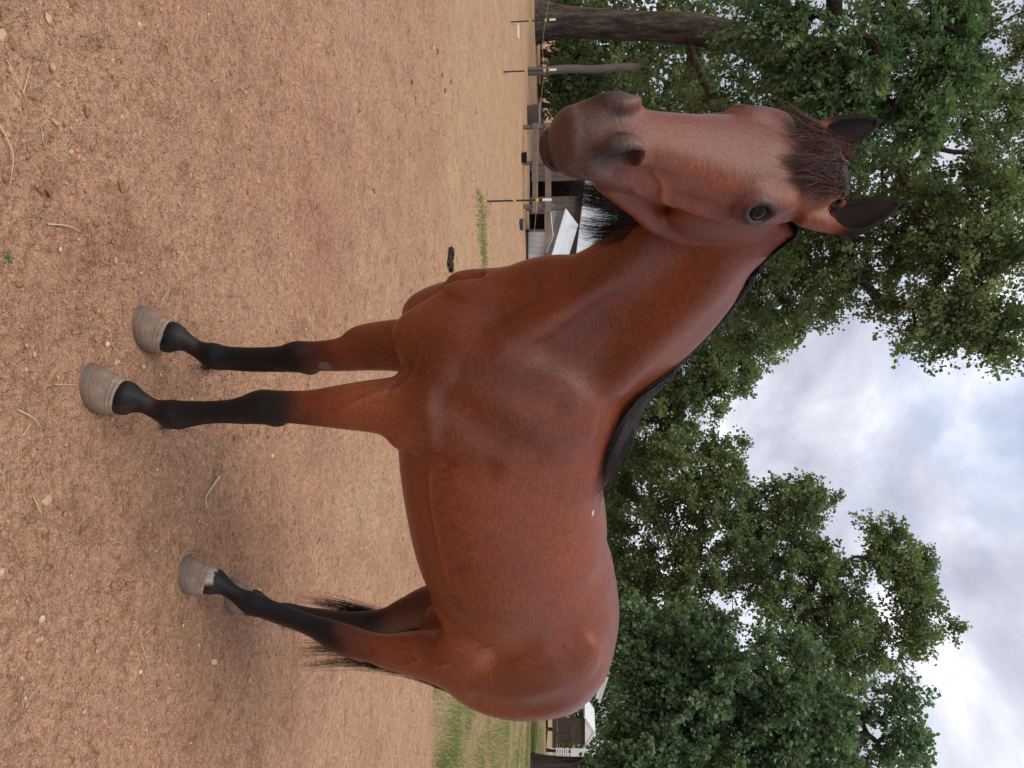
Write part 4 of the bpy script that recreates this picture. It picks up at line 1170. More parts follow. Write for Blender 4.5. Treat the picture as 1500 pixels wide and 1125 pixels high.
# ---- coat colour
def coat(V):
    X, Y, Z = V.T
    nz = fbm(V * 9, 4, 3); nf = fbm(V * 30, 3, 8)
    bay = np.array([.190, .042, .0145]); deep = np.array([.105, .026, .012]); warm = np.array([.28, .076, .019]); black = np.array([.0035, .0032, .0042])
    c = np.tile(bay, (len(V), 1))
    c *= (1 + .10 * nz + .05 * nf)[:, None]
    def mixc(m, col):
        nonlocal c
        m = np.clip(m, 0, 1)[:, None]; c = c * (1 - m) + np.asarray(col) * m
    # warmer belly, flank, elbow; darker shoulder and croup
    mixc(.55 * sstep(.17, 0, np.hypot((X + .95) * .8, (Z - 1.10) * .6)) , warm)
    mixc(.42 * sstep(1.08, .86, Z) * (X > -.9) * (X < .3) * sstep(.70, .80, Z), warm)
    mixc(.50 * sstep(.34, .05, np.hypot(X - .02, (Z - 1.22) * .7) + .06 * nz), deep)  # dark shoulder, with its occlusion shade painted in
    mixc(.55 * sstep(.10, .0, np.abs((X - .15) * .62 - (Z - 1.38)) + .03 * nz) * (X > .05) * (X < .55), deep)  # shade of the lower neck put into the coat colour
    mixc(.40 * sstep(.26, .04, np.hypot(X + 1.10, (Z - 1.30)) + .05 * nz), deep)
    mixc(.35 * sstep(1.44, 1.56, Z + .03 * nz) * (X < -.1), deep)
    # small dark scuffs on the barrel and one on the hip
    for sx, sz, r in ((-.52, 1.07, .030), (-.55, 1.055, .022), (-.70, 1.03, .028), (-.735, 1.05, .02), (-.68, 1.015, .02)):
        mixc(.42 * sstep(r, r * .2, np.hypot(X - sx, Z - sz) + .012 * nf) * (Y > .1), (.05, .016, .012))
    mixc(.8 * sstep(.016, .010, np.hypot(X + .925, (Z - 1.365) * 1.3) + .004 * nf) * (Y > .1), (.035, .02, .018))
    mixc(.9 * sstep(1.0, .6, np.hypot((X + .455) / .018, (Z - 1.458 - .25 * (X + .455)) / .006) + .75 * np.abs(nf)) * (Y > .05), (.68, .62, .58))     # white fleck on the back
    # black legs
    hind = X < -.7
    top = np.where(hind, np.where(Y > 0, .62, .68), np.where(Y > 0, .655, .62))
    width = np.where(hind, .11, .14)
    limb = Z < .95
    front_bias = np.where(hind, -.25 * (X + 1.08), 0)
    mixc(limb * sstep(top + width, top - width, Z + .05 * nz + front_bias), black)
    mixc(limb * (Y < 0) * hind * sstep(.95, .80, Z) * .55, (.028, .018, .015))  # body's shadow on the right hind leg, painted into the coat
    mixc(.12 * sstep(.30, .10, Z) * sstep(.1, .9, nf + .4), (.16, .085, .055))
    # chestnut on the inside of the right forearm
    mixc(sstep(.020, .014, np.hypot(X + .062, (Z - .60) * .8) + .003 * nf) * (Y < 0) * (Y > -.14), (.16, .13, .11))
    # white mark on the left hind coronet
    mixc(sstep(.116, .109, Z + .008 * nf) * sstep(-.848, -.828, X) * (Y > .01) * (X < -.7) * (Z < .16), (.46, .40, .36))
    # dock
    mixc(sstep(-1.47, -1.50, X) * (Z < 1.36), black)
    # head
    q = (V - HO) / HS; l = q @ HL; s = q @ HSd; n = q @ HN
    hd = (X > .42) & (n > -.32) & (l > -.28) & (np.abs(s) < .24)
    face = hd & (n > -.34)
    mixc(face * .30 * sstep(-.045, -.008, n) * sstep(.075, .04, np.abs(s)) * sstep(.52, .40, l) * sstep(.02, .10, l), (.120, .062, .048))    # greyer front of the face
    mixc(face * .5 * sstep(.075, .03, np.hypot((l - .20) * .8, n + .06)), (.070, .040, .033))
    mz = sstep(.415, .555, l + .5 * np.maximum(0, -n - .03) * .25 + .015 * nz)
    mixc(hd * .85 * mz, (.092, .058, .048))
    mixc(hd * .45 * mz * sstep(.1, .9, nf + nz), (.165, .125, .112))
    mixc(hd * sstep(.54, .60, l + .012 * nz) * .30, (.055, .028, .022))
    mixc(hd * sstep(-.116, -.124, n) * sstep(.46, .52, l), (.060, .027, .020))
    for sd in (1, -1):
        mixc(hd * .75 * sstep(.037, .025, np.sqrt((l - .201) ** 2 * .7 + (n + .044) ** 2 + .5 * (s - sd * .1) ** 2)), (.022, .019, .020))
        e = np.sqrt((l - .522) ** 2 * .7 + (n + .024) ** 2 + (s - sd * .056) ** 2)
        mixc(hd * .85 * sstep(.046, .020, e), (.014, .011, .011))
    for sd in (1, -1):
        mixc(hd * .97 * sstep(.030, .018, np.sqrt((l - .510) ** 2 * .6 + (n + .026) ** 2 + .25 * (s - sd * .045) ** 2)) * (sd * s > .012), (.004, .003, .003))  # depth of the nostril hole painted near black, its shade in the colour
    # ears: dark inside and at the tips
    er = hd & (l < .035) & ((np.abs(s) > .050) | (l < -.06))
    mixc(er * sstep(.015, -.05, l), (.012, .007, .006))
    return np.clip(c, .003, 1)

m_coat = Mat('bay coat', rough=.38, spec=.40)
a = m_coat.attr('coat').outputs['Color']
fine = m_coat.noise(420, 3, .6, stretch=(1, 1, .28))
mid_ = m_coat.noise(60, 4, .6, stretch=(1, 1, .5))
cc_ = m_coat.mix(1.0, a, m_coat.ramp(fine, [(.25, .72), (.75, 1.28)]), 'MULTIPLY')
cc_ = m_coat.mix(1.0, cc_, m_coat.ramp(mid_, [(.3, .86), (.7, 1.14)]), 'MULTIPLY')
hairs = m_coat.noise(240, 4, .7, stretch=(.16, 1, .55))
cc_ = m_coat.mix(1.0, cc_, m_coat.ramp(hairs, [(.3, .74), (.7, 1.26)]), 'MULTIPLY')
m_coat.color(cc_)
m_coat.rough(m_coat.math('ADD', m_coat.ramp(mid_, [(.3, .27), (.7, .37)]), m_coat.attr('matte').outputs['Fac']))
m_coat.l(m_coat.math('SUBTRACT', .46, m_coat.math('MULTIPLY', m_coat.attr('matte').outputs['Fac'], .95)), m_coat.b.inputs['Specular IOR Level'])
m_coat.bump(hairs, .30, .005)
m_coat.bump(fine, .30, .004)
m_coat.bump(mid_, .10, .006)

horse = empty('horse', H_O)
HM = Matrix(((h_fw[0], h_lf[0], 0), (h_fw[1], h_lf[1], 0), (0, 0, 1))).to_4x4()
horse.matrix_world = Matrix.Translation(H_O) @ HM
tag(horse, 'bay horse with black legs standing on the dirt, head turned to look', 'horse')
body = np_mesh('body', HV, HF, m_coat.m, horse, True)
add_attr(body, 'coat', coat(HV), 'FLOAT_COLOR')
_q = (HV - HO) / HS; _l = _q @ HL
add_attr(body, 'matte', np.where(HV[:, 0] > .42, .08 + .34 * sstep(.03, -.03, _l), .14 * sstep(.75, .55, HV[:, 2])))
# ---- eyes
m_eye = Mat('eye', (.012, .006, .004), .06, .12)
_v = m_eye.coord('Object')
_g = m_eye.n('ShaderNodeVectorMath', operation='LENGTH')
_mp = m_eye.n('ShaderNodeMapping'); _mp.inputs['Scale'].default_value = (1, 1.9, 0); m_eye.l(_v, _mp.inputs[0]); m_eye.l(_mp.outputs[0], _g.inputs[0])
m_eye.color(m_eye.ramp(_g.outputs['Value'], [(.012, (.003, .003, .004)), (.016, (.022, .009, .005))]))
EYE_OBJ = []
for sd, EC, e1, e2, e3 in EYES:
    bm = bmesh.new(); bmesh.ops.create_uvsphere(bm, u_segments=40, v_segments=24, radius=.031)
    me = bpy.data.meshes.new('eye'); bm.to_mesh(me); bm.free()
    eo = link('eye', me, m_eye.m, horse, True)
    B = np.array([HL, HSd, HN])
    zax = Vector(e2 @ B).normalized(); xax = Vector(e1 @ B).normalized(); yax = zax.cross(xax).normalized(); xax = yax.cross(zax)
    M = Matrix((xax, yax, zax)).transposed().to_4x4(); M.translation = hp(*(EC + e2 * .0035))
    eo.matrix_local = M
    EYE_OBJ.append((eo, M))

# ---- hooves
m_hoof = Mat('hoof horn', rough=.55, spec=.3)
hv = m_hoof.attr('hv').outputs['Fac']
ring = m_hoof.n('ShaderNodeTexNoise'); ring.noise_dimensions = '1D'; ring.inputs['Scale'].default_value = 16; ring.inputs['Detail'].default_value = 3
m_hoof.l(m_hoof.math('ADD', hv, m_hoof.math('MULTIPLY', m_hoof.noise(9, 2), .12)), ring.inputs['W'])
patch = m_hoof.noise(22, 4, .6)
streak = m_hoof.noise(60, 3, .6, stretch=(1, 1, .15))
c0 = m_hoof.ramp(hv, [(0, (.115, .095, .082)), (.30, (.180, .142, .115)), (.55, (.27, .205, .150)), (1, (.36, .275, .20))])
c0 = m_hoof.mix(m_hoof.ramp(patch, [(.40, .75), (.55, 0.0)]), c0, (.155, .128, .108))
c0 = m_hoof.mix(1.0, c0, m_hoof.ramp(ring.outputs[0], [(.3, .78), (.7, 1.16)]), 'MULTIPLY')
c0 = m_hoof.mix(1.0, c0, m_hoof.ramp(streak, [(.3, .85), (.7, 1.12)]), 'MULTIPLY')
dirt = m_hoof.noise(35, 5, .7, off=(3, 1, 2))
c0 = m_hoof.mix(m_hoof.math('MULTIPLY', m_hoof.ramp(dirt, [(.46, 0.0), (.60, .85)]), m_hoof.ramp(hv, [(.0, 1.0), (.6, .45)])), c0, (.24, .125, .08))
m_hoof.color(c0).bump(ring.outputs[0], .5, .005).bump(dirt, .25, .003)
def hoof(cx, cy, yaw=0.0, sc=1.0, warm_patch=False):
    NA, NK_ = 44, 14
    V = []; hvv = []
    for k in range(NK_ + 3):
        t = min(k / NK_, 1.0)
        for j in range(NA):
            a = 2 * math.pi * j / NA
            ca, sa = math.cos(a), math.sin(a)
            gx = .082 * ca if ca > 0 else .068 * ca
            if ca < -.8: gx += .006 * (abs(ca) - .8) / .2 * 2          # cleft of the heels
            gy = .066 * (abs(sa) ** .9) * (1 if sa > 0 else -1)
            tx = .046 * ca if ca > 0 else .052 * ca
            ty = .047 * sa
            ztop = .076 + .024 * ca
            b = t ** .92
            x = gx * (1 - b) + (tx - .030) * b; y = gy * (1 - b) + ty * b; z = ztop * t
            bul = .003 * math.sin(math.pi * t)
            x += bul * ca; y += bul * sa
            if t < .12: x *= 1 - .03 * (1 - t / .12) ; y *= 1 - .03 * (1 - t / .12)
            if k > NK_: s_ = 1 - .4 * (k - NK_); x = x * s_ - .03 * (1 - s_); y *= s_; z -= .002 * (k - NK_)
            V.append((x * sc, y * sc, z * sc)); hvv.append(t)
    n0 = len(V); V.append((0, 0, 0)); hvv.append(0); V.append((-.03 * sc, 0, .070 * sc)); hvv.append(1)
    Fc = []
    for k in range(NK_ + 2):
        for j in range(NA):
            Fc.append((k * NA + j, k * NA + (j + 1) % NA, (k + 1) * NA + (j + 1) % NA, (k + 1) * NA + j))
    for j in range(NA):
        Fc.append((n0, (j + 1) % NA, j)); Fc.append((n0 + 1, (NK_ + 2) * NA + j, (NK_ + 2) * NA + (j + 1) % NA))
    o = mesh_obj('hoof', V, Fc, m_hoof.m, horse, True)
    o.location = (cx, cy, .0); o.rotation_euler = (0, 0, yaw)
    add_attr(o, 'hv', hvv)
    return o
for L, yw, sc_ in ((LF, .06, 1.0), (RF, -.05, 1.0), (LH, .06, .98), (RH, -.1, .98)):
    hoof(L[-2][0] + .030 * sc_ + .002, L[-2][1], yw, sc_)

# ---- hair
def push_out(P, gap=.004, it=3):
    sh = P.shape; Q = P.reshape(-1, 3).copy()
    for _ in range(it):
        d = field(Q); m = np.nonzero(d < gap)[0]
        if not len(m): break
        q = Q[m]; e = .003
        g = np.stack([field(q + np.eye(3)[i] * e) - field(q - np.eye(3)[i] * e) for i in range(3)], 1)
        g /= np.linalg.norm(g, axis=1, keepdims=True) + 1e-6
        Q[m] = q + g * np.minimum(gap - d[m], .03)[:, None]
    return Q.reshape(sh)
def snap(P, lo=.003, hi=.012):
    P = push_out(P, lo); sh = P.shape; Q = P.reshape(-1, 3).copy()
    for _ in range(4):
        d = field(Q); m = np.nonzero(d > hi)[0]
        if not len(m): break
        q = Q[m]; e = .004
        g = np.stack([field(q + np.eye(3)[i] * e) - field(q - np.eye(3)[i] * e) for i in range(3)], 1)
        g /= np.linalg.norm(g, axis=1, keepdims=True) + 1e-6
        Q[m] = q - g * np.minimum(d[m] - hi, .03)[:, None]
    return Q.reshape(sh)
def hair_mat(name, a, b, rough=.5):
    m = Mat(name, rough=rough, spec=.28)
    v = m.attr('tone').outputs['Fac']
    m.color(m.ramp(v, [(0, a), (1, b)]))
    return m.m
def hair(name, P, r0, mat, tone, taper=.15, sides=3):
    m, n, _ = P.shape
    t = np.linspace(0, 1, n)
    R = np.asarray(r0).reshape(-1, 1) * (1 - (1 - taper) * t ** 1.6)[None]
    V, Fc = tubes(P, R, sides)
    o = np_mesh(name, V, Fc, mat, horse, True)
    add_attr(o, 'tone', np.repeat(np.asarray(tone)[:, None] * np.ones((1, n)), sides, axis=1).ravel())
    return o
black_hair = hair_mat('black mane hair', (.006, .005, .006), (.085, .055, .048))
brown_hair = hair_mat('forelock hair', (.014, .007, .007), (.17, .062, .040), .5)
tail_hair = hair_mat('tail hair', (.010, .006, .006), (.10, .024, .018))

crest = catmull([(-.13, 0, 1.60), (.04, .035, 1.70), (.22, .105, 1.80), (.41, .205, 1.858), (.56, .285, 1.925), (.625, .318, 1.952)], 200)
def clumped(m, groups, rng):
    g = rng.integers(0, groups, m); return g
def mane_strands(m=2600, n=12):
    rng = np.random.default_rng(5)
    g = rng.integers(0, 90, m); gx = rng.random(90)
    u = np.clip(gx[g] + rng.normal(0, .012, m), 0.02, 1) ** .9
    root = crest[(u * 199).astype(int)] + rng.normal(0, .005, (m, 3))
    L = (.20 + .27 * u) * rng.uniform(.75, 1.1, m) + .06 * rng.random(90)[g]
    t = np.linspace(0, 1, n)
    side = np.array([.30, -.95, 0]); side = side / np.linalg.norm(side)
    gj = rng.normal(0, .5, (90, 3))[g] + rng.normal(0, .35, (m, 3))
    P = np.empty((m, n, 3))
    for i, s in enumerate(t):
        arch = np.minimum(s * 4, 1)
        out = .075 * arch * (.6 + .5 * rng.random(1)) 
        P[:, i] = root + side * (out) + np.array([0, 0, 1]) * (.008 * np.sin(min(s * 5, math.pi)) - np.maximum(0, s - .08)[..., None] * L)[:, None]
        P[:, i] += gj * .035 * s
        P[:, i, 0] += .012 * np.sin(s * 7 + g) * s; P[:, i, 0] += .05 * s
    ym = np.interp(P[..., 0], [-.2, .04, .22, .41, .565, .7], [0, .035, .105, .195, .27, .34])
    P[:, 2:, 1] = np.minimum(P[:, 2:, 1], ym[:, 2:] - .055)
    P = push_out(P)
    ok = (P[:, 3:, 1] < ym[:, 3:] - .01).all(1)
    return P[ok], rng
P, rng = mane_strands()
hair('mane', P, rng.uniform(.0007, .0015, len(P)), black_hair, rng.beta(1.5, 4, len(P)))
def throat_lock(m=2400, n=14):
    rng = np.random.default_rng(25)
    g = rng.integers(0, 60, m); ge = rng.random((60, 2))
    u = np.clip(.62 + .34 * rng.random(60)[g] + rng.normal(0, .02, m), .5, 1); root = crest[(u * 199).astype(int)] + rng.normal(0, .005, (m, 3))
    ex = 842 + 62 * ge[g, 0] ** 1.2 + rng.normal(0, 5, m); ey = 268 + 80 * ge[g, 1] + rng.normal(0, 5, m)
    end = np.array([pixel_point(a, b, 1.93 + .05 * rng.random()) for a, b in zip(ex, ey)]) - H_O
    end = np.stack([end @ h_fw, end @ h_lf, end[:, 2]], 1)
    t = np.linspace(0, 1, n)[None, :, None]
    side = np.array([.35, -.93, 0])
    m1 = root + side * .13 + np.array([0, 0, .01]); m2 = end + np.array([-.05, -.03, .20]) + rng.normal(0, .003, (m, 3))
    P = (1 - t) ** 3 * root[:, None] + 3 * t * (1 - t) ** 2 * m1[:, None] + 3 * t ** 2 * (1 - t) * m2[:, None] + t ** 3 * end[:, None]
    P[..., 0] += .006 * np.sin(t[..., 0] * 10 + g[:, None]) * t[..., 0]
    P = push_out(P)
    return P, rng
P, rng = throat_lock()
hair('mane', P, rng.uniform(.0007, .0014, len(P)), black_hair, rng.beta(1.5, 4, len(P)))
# upright fringe along the crest, and the lock lying back over the withers
def fringe(m=1600, n=6):
    rng = np.random.default_rng(9)
    u = rng.random(m); root = crest[(u * 199).astype(int)] + rng.normal(0, .004, (m, 3))
    t = np.linspace(0, 1, n)[None, :, None]
    L = rng.uniform(.010, .026, m)[:, None, None]
    d = np.array([-.75, -.35, .55]) + rng.normal(0, .16, (m, 3)); d = d[:, None]
    back = np.array([-.5, -.35, -.2])
    return root[:, None] + L * (d * t + back * t ** 2), rng
P, rng = fringe()
hair('mane', P, rng.uniform(.0008, .0014, len(P)), black_hair, rng.beta(1.5, 3, len(P)), .3)
def lock(m=440, n=12):
    rng = np.random.default_rng(15)
    u = rng.uniform(0, .22, m); root = crest[(u * 199).astype(int)] + rng.normal(0, .006, (m, 3)) + np.array([0, .010, -.004])
    sp_ = rng.random(m)
    tgt = np.array([-.335, .020, 1.50]) + np.stack([rng.normal(.01, .055, m), .115 * sp_, -.026 * sp_ + rng.normal(0, .006, m)], 1)
    t = np.linspace(0, 1, n)[None, :, None]
    mid = (root + tgt) / 2 + np.stack([np.full(m, .02), .02 + .09 * sp_, .01 - .05 * sp_], 1) + rng.normal(0, .005, (m, 3))
    P = (1 - t) ** 2 * root[:, None] + 2 * t * (1 - t) * mid[:, None] + t ** 2 * tgt[:, None]
    P[..., 1] += .005 * np.sin(t[..., 0] * 9 + rng.random(m)[:, None] * 6); P += rng.normal(0, .006, (m, 1, 3)) * t
    return snap(P, .002, .018), rng
P, rng = lock()
hair('mane', P, rng.uniform(.0006, .0018, len(P)), black_hair, rng.beta(1.0, 2.2, len(P)), .05)
# forelock
def forelock(m=2300, n=16):
    rng = np.random.default_rng(21)
    G = 60
    g = rng.integers(0, G, m)
    gs = rng.uniform(-.036, .050, G); ge = gs * 1.15 - .004 + rng.normal(0, .022, G); gl = rng.uniform(.06, .215, G); gp = rng.uniform(0, 6.3, G); gf = rng.uniform(6, 12, G); gd = rng.uniform(0.002, .017, G)
    t = np.linspace(0, 1, n)
    P = np.empty((m, n, 3))
    js = rng.normal(0, .004, m); jl = rng.normal(0, .008, m); jg = rng.uniform(.7, 1.08, m); jn = rng.normal(0, .0022, m); je = rng.normal(0, .006, m)
    for i, s in enumerate(t):
        l = .034 + jl + s * (gl[g] * jg * .72)
        sx = gs[g] * (1 - s) + ge[g] * s + js + je * s + .0055 * np.sin(gf[g] * s + gp[g]) * min(1, s * 1.5)
        nn = -.022 + .035 * math.sin(min(1, s * 1.9) * math.pi / 2) - .012 * s + gd[g] * math.sin(math.pi * min(s * 1.1, 1)) + jn + .002 * np.cos(gf[g] * s + gp[g])
        P[:, i] = HO + HS * (l[:, None] * HL + sx[:, None] * HSd + nn[:, None] * HN)
    return push_out(P, .003), rng
P, rng = forelock()
hair('forelock', P, rng.uniform(.0005, .0010, len(P)), brown_hair, rng.beta(.9, 1.7, len(P)), .06)
# hair of the ear openings, a few wisps
def wisps(m=70, n=8):
    rng = np.random.default_rng(31)
    b0, b1 = np.array([.005, -.070, -.050]), np.array([-.075, -.092, -.062])
    u = rng.random(m)[:, None]
    root = b0 * (1 - u) + b1 * u + rng.normal(0, .008, (m, 3))
    d = np.array([-.030, .022, .010]) + rng.normal(0, .010, (m, 3))
    t = np.linspace(0, 1, n)[None, :, None]
    q = root[:, None] + d[:, None] * t + np.array([0, .012, 0]) * np.sin(t * 6 + rng.random((m, 1, 1)) * 6) * t * .5
    return HO + HS * (q[..., :1] * HL + q[..., 1:2] * HSd + q[..., 2:] * HN), rng
P, rng = wisps()
hair('ear_hair', P, rng.uniform(.0005, .0009, len(P)), brown_hair, rng.beta(2, 2, len(P)), .3)
# tail
def tail(m=3800, n=16):
    rng = np.random.default_rng(41)
    G = 230; g = rng.integers(0, G, m)
    k0 = np.array([(-1.49, -.015, 1.37), (-1.54, -.025, 1.20), (-1.45, -.08, .96), (-1.36, -.16, .72), (-1.315, -.21, .48), (-1.30, -.225, .24)])
    path = catmull(k0, n)
    st = rng.uniform(0, .22, m); gl = rng.uniform(.66, 1.0, G)
    sp = np.clip(rng.normal(0, .8, (G, 3)), -1.25, 1.25); wv = rng.uniform(0, 6.3, G)
    P = np.empty((m, n, 3)); t = np.linspace(0, 1, n)
    ax = -h_world_x; rj = rng.normal(0, .0045, (m, 3))
    for i, s in enumerate(t):
        q = np.clip(st + (gl[g] * rng.uniform(.985, 1.015, m) - st) * s, 0, 1) * (n - 1)
        a = np.minimum(q.astype(int), n - 2); f = (q - a)[:, None]
        c = path[a] * (1 - f) + path[a + 1] * f
        w = .018 + .14 * (q / (n - 1)) ** 1.2
        lat = (sp[g, 0] * .75) * w
        P[:, i] = c + ax[None] * (lat - .075 * (q / (n - 1)))[:, None] + np.stack([np.zeros(m), np.zeros(m), sp[g, 1] * w * .3], 1) + rj * (.35 + 2.2 * s)
        P[:, i, 0] += .008 * np.sin(s * 8 + wv[g]) * s - .012 * np.abs(sp[g, 2])
    return push_out(P, .004, 2), rng
h_world_x = np.array([h_fw[0], h_lf[0], 0])          # world X in the horse's frame
P, rng = tail()
hair('tail', P, rng.uniform(.0006, .0013, len(P)), tail_hair, rng.beta(1.2, 2.2, len(P)), .2)
# feather behind the fetlocks, whiskers of the muzzle, lashes
def tuft(c, d, m, L, spread, seed, n=5):
    rng = np.random.default_rng(seed)
    root = np.array(c) + rng.normal(0, spread, (m, 3)); t = np.linspace(0, 1, n)[None, :, None]
    dd = np.array(d) + rng.normal(0, .25, (m, 3))
    return root[:, None] + (dd * (L * rng.uniform(.5, 1, m))[:, None])[:, None] * t + np.array([0, 0, -.3]) * L * t ** 2
PP = np.concatenate([tuft((LF[11][0] - .043, LF[11][1], .205), (-.3, 0, -.9), 60, .035, .006, 1), tuft((RF[11][0] - .044, RF[11][1], .20), (-.3, 0, -.9), 60, .055, .006, 2),
                     tuft((LH[12][0] - .047, LH[12][1], .21), (-.5, 0, -.8), 50, .03, .006, 3), tuft((LH[10][0] - .046, LH[10][1], .34), (-.9, 0, -.3), 30, .022, .005, 4)])
tag(hair('fetlock_hair', PP, np.full(len(PP), .0008), black_hair, np.full(len(PP), .1), .2), kind='stuff')
wl_ = []
rng = np.random.default_rng(77)
for i in range(46):
    sd = 1 if i % 2 else -1
    l = rng.uniform(.50, .60); n_ = rng.uniform(-.155, -.06); s_ = sd * rng.uniform(.035, .058)
    a0 = hp(l, s_, n_); dv = (HL * rng.uniform(.0, .6) + HSd * sd * rng.uniform(.4, 1) + HN * rng.uniform(-.6, .2)); dv = dv / np.linalg.norm(dv) * rng.uniform(.015, .035)
    wl_.append([a0 + dv * f - np.array([0, 0, .004]) * f * f for f in np.linspace(0, 1, 5)])
tag(hair('whiskers', np.array(wl_), np.full(len(wl_), .00035), black_hair, np.full(len(wl_), .4), .3), kind='stuff')
for (sd, EC, e1, e2, e3), (eo, M) in zip(EYES, EYE_OBJ):
    ls = []
    for a in np.linspace(.4, 2.7, 26):
        a0 = EC + e2 * .031 + e1 * .031 * math.cos(a) + e3 * .0225 * math.sin(a)
        dv = e2 * .009 + e3 * .004 + e1 * rng.normal(.001, .003)
        ls.append([hp(*(a0 + dv * f - e3 * .004 * f * f)) for f in np.linspace(0, 1, 4)])
    lo_ = hair('eyelashes', np.array(ls), np.full(len(ls), .0004), black_hair, np.full(len(ls), .1), .3)
    lo_.parent = eo; lo_.matrix_parent_inverse = M.inverted(); tag(lo_, kind='stuff')
# ================================================================== small things on the dirt
def gz(x, y): return float(ground_z(np.array([x]), np.array([y]))[0])
def ground_at(px, py):
    xc = (py - 562.5) / 1100.0; yc = (750 - (1500 - px)) / 1100.0
    d = np.array([xc, math.cos(PITCH) + yc * math.sin(PITCH), -math.sin(PITCH) + yc * math.cos(PITCH)])
    return np.array([0, 0, CAM_H]) - d * CAM_H / d[2]
m_straw = Mat('straw', (.52, .42, .26), .7, .25)
_s = m_straw.noise(90, 3); m_straw.color(m_straw.ramp(_s, [(.3, (.44, .34, .19)), (.7, (.62, .53, .36))]))
def straw(pts, w, label):
    P = [ground_at(*p) for p in pts]
    P = [np.array([p[0], p[1], gz(p[0], p[1]) + .006 + .004 * (i % 2)]) for i, p in enumerate(P)]
    c = P[0].copy(); n = 12
    Q = catmull_simple(np.array(P), n) - c
    V, Fc = tubes([Q], [np.full(n, w) * np.linspace(1, .5, n)], 5)
    o = np_mesh('straw', V, Fc, m_straw.m, None, True); o.location = c
    tag(o, label, 'straw', 'dry straws lying on the dirt')
STRAWS = [([(0, 180), (12, 225), (16, 270)], .0022, 'long curved dry straw at the edge of the trodden dirt'),
          ([(8, 88), (28, 138)], .0018, 'straight dry straw crossing a shorter one in a V'),
          ([(28, 138), (40, 98)], .0016, 'short dry straw meeting a longer one in a V'),
          ([(60, 205), (66, 185)], .0014, 'tiny dry straw near the V of straws'),
          ([(72, 328), (95, 331), (116, 340)], .0022, 'dry straw lying before the front hooves, nearly straight'),
          ([(20, 600), (40, 612), (60, 627)], .0020, 'dry straw lying beside the left front hoof'),
          ([(25, 640), (36, 622)], .0014, 'short dry straw near the left front hoof'),
          ([(76, 563), (104, 564)], .0016, 'thin dry straw at the toe of the left front hoof'),
          ([(312, 698), (302, 715), (296, 730), (295, 745)], .0048, 'broad pale dry blade under the belly'),
          ([(286, 762), (304, 772)], .0016, 'thin dry straw behind the broad pale blade under the belly'),
          ([(158, 505), (168, 519)], .0015, 'short dry straw between the two front hooves'),
          ([(232, 441), (242, 424)], .0018, 'short dry straw ahead of the right front hoof'),
          ([(200, 942), (206, 968), (212, 982)], .0014, 'bent dry straw near the left hind hoof'),
          ([(46, 728), (52, 752)], .0018, 'dry straw beside the large tan stone')]
for a in STRAWS: straw(*a)
def stone_mat(name, a, b):
    m = Mat(name, rough=.9, spec=.15); n1 = m.noise(40, 4, .65); m.color(m.ramp(n1, [(.3, a), (.7, b)])); m.bump(n1, .5, .004); return m.m
ST = {'pale': stone_mat('pale stone', (.42, .31, .23), (.62, .52, .43)), 'tan': stone_mat('tan stone', (.42, .28, .16), (.56, .41, .26)), 'pink': stone_mat('pink stone', (.38, .19, .13), (.50, .28, .20)), 'clod': stone_mat('soil clod', (.20, .098, .060), (.33, .168, .105))}
def stone(px, py, r, kind, label, seed, cat='stone', flat=.6):
    rng = np.random.default_rng(seed)
    bm = bmesh.new(); bmesh.ops.create_icosphere(bm, subdivisions=2, radius=1.0)
    V = np.array([v.co[:] for v in bm.verts]); F_ = [[v.index for v in f.verts] for f in bm.faces]; bm.free()
    # chipped facets
    for _ in range(7):
        nrm = rng.normal(0, 1, 3); nrm /= np.linalg.norm(nrm); c = rng.uniform(.55, .85)
        d = V @ nrm; V = V - np.maximum(d - c, 0)[:, None] * nrm
    V *= (1 + (.30 if kind == 'clod' else .12) * fbm(V * 2.6 + seed, 3, seed))[:, None]
    V = V * np.array([rng.uniform(.8, 1.3), rng.uniform(.7, 1.0), flat]) * r
    g = ground_at(px, py)
    o = mesh_obj('stone' if cat == 'stone' else 'soil_clod', V, F_, ST[kind], None, False)
    o.location = (g[0], g[1], gz(g[0], g[1]) + r * flat * .25); o.rotation_euler = (0, 0, rng.uniform(0, 6.3))
    tag(o, label, cat, 'stones on the dirt' if cat == 'stone' else 'clods on the dirt')
stone(66, 733, .018, 'tan', 'tan stone, the largest on the dirt, beside a dry straw', 1)
stone(397, 668, .019, 'pale', 'flat pale stone under the belly behind the front legs', 2, flat=.35)
stone(297, 557, .017, 'pink', 'flat pinkish stone between the lower front legs', 3, flat=.3)
stone(338, 643, .016, 'clod', 'single rounded clod of soil behind the left front leg', 4, 'soil clod')
stone(313, 970, .022, 'pale', 'pale knobbly stone beyond the left hind hoof', 5)
stone(364, 997, .016, 'tan', 'tan stone beside the hanging tail', 6)
stone(377, 866, .013, 'pale', 'small pale stone in front of the hind cannon', 7)
stone(206, 537, .010, 'pale', 'small white pebble at the heel of the right front hoof', 8)
stone(166, 531, .009, 'pale', 'small white pebble between the front hooves', 9)
stone(70, 27, .015, 'tan', 'flat tan stone near the crossed straws', 10, flat=.3)
stone(3, 52, .016, 'tan', 'pale yellow stone at the border of the dirt by the crossed straws', 11)
stone(202, 37, .014, 'pale', 'white chip of stone standing alone on smooth dirt', 12, flat=.35)
stone(112, 222, .012, 'tan', 'yellowish pebble beside a pinkish one', 13)
stone(130, 234, .011, 'pink', 'pinkish pebble beside a yellowish one', 14)
stone(180, 172, .013, 'tan', 'low tan stone on the trodden dirt', 15, flat=.35)
stone(61, 908, .013, 'pale', 'small pale chip of stone on the dirt near the hind hooves', 16, flat=.4)
stone(405, 712, .012, 'pink', 'pink pebble behind the flat pale stone', 17, flat=.4)
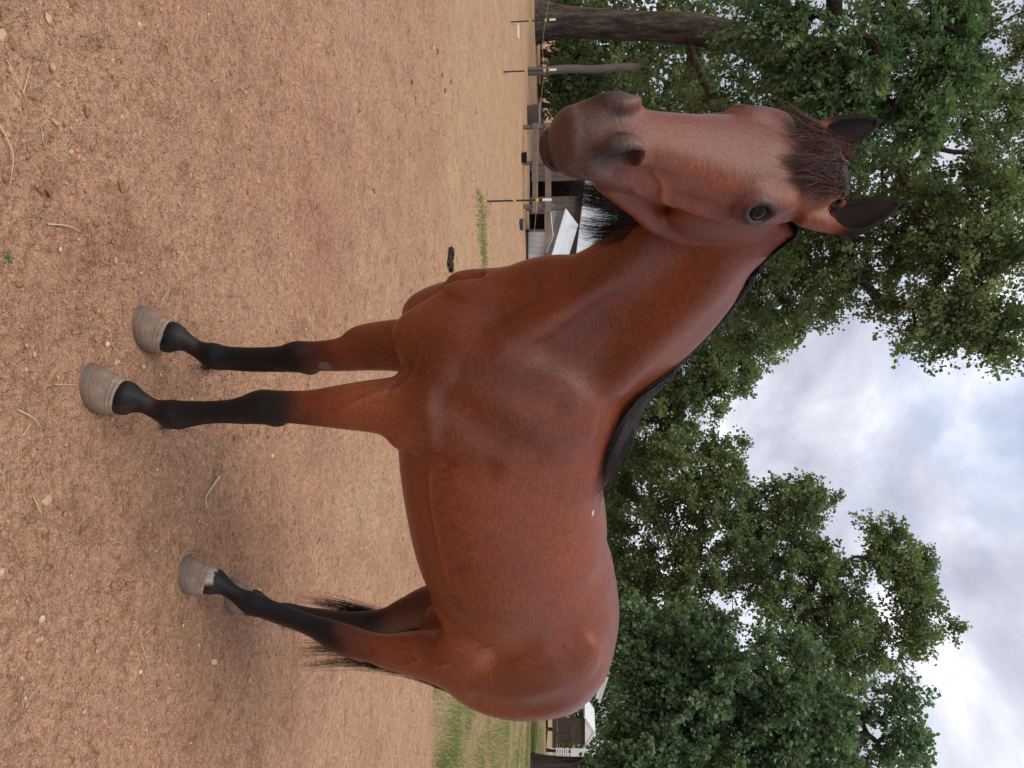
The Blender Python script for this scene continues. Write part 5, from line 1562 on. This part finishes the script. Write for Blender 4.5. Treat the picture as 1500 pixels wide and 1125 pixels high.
stone(636, 70, .03, 'pale', 'flat pale stone among the far clods of soil', 18, flat=.3)
for k, (px, py, r) in enumerate([(640, 75, .05), (648, 110, .04), (652, 132, .05), (640, 150, .03), (660, 120, .04), (604, 120, .035), (610, 150, .03), (20, 62, .020), (50, 105, .024), (128, 165, .020), (70, 275, .030), (60, 280, .018), (105, 262, .018), (180, 275, .022), (412, 120, .02), (523, 162, .028), (545, 280, .028), (120, 915, .02), (225, 925, .024), (230, 1000, .018), (390, 640, .016), (470, 790, .02), (430, 765, .018), (262, 800, .02), (320, 690, .012)]):
    stone(px, py, r * .75, 'clod', 'rough clod of red soil lying on the dirt', 40 + k, 'soil clod', .55)
# manure
m_dung = Mat('dung', rough=.9, spec=.15); _n = m_dung.noise(60, 4, .7); m_dung.color(m_dung.ramp(_n, [(.3, (.016, .012, .009)), (.7, (.060, .042, .030))])); m_dung.bump(_n, .8, .01)
def dung(px, py, n, spread, label, seed):
    g = ground_at(px, py); root = empty('manure_pile', (g[0], g[1], gz(g[0], g[1]))); tag(root, label, 'manure')
    rng = np.random.default_rng(seed)
    bm = bmesh.new(); bmesh.ops.create_icosphere(bm, subdivisions=2, radius=1.0)
    V = np.array([v.co[:] for v in bm.verts]); F_ = [[v.index for v in f.verts] for f in bm.faces]; bm.free()
    for i in range(n):
        v = V * (1 + .22 * fbm(V * 1.6 + i * 3.1, 3, seed + i))[:, None] * np.array([1.2, .9, .55]) * rng.uniform(.028, .05)
        o = mesh_obj('dropping', v, F_, m_dung.m, root, True)
        o.location = (rng.normal(0, spread[0]), rng.normal(0, spread[1]), .018 + .02 * (i % 3 == 0)); o.rotation_euler = (0, 0, rng.uniform(0, 6))
dung(658, 380, 20, (.07, .055), 'dark pile of horse droppings on the dirt behind the chest', 5)

# a weed at the edge
def weed(px, py, n, label, seed):
    g = ground_at(px, py); rng = np.random.default_rng(seed)
    a = rng.uniform(0, 6.3, n); D = np.stack([np.cos(a), np.sin(a), rng.uniform(.1, .7, n)], 1)
    LV_ = leaves_at(rng.normal(0, .004, (n, 3)), D, .015, rng, .28)
    o = np_mesh('weed', LV_.reshape(-1, 3), np.arange(n * 4).reshape(n, 4), LEAF_DARK)
    add_attr(o, 'tone', np.repeat(rng.uniform(.5, 1, n), 4)); o.location = (g[0], g[1], gz(g[0], g[1]) + .004)
    tag(o, label, 'weed')
weed(10, 378, 14, 'tiny green weed sprouting from the dirt', 3)
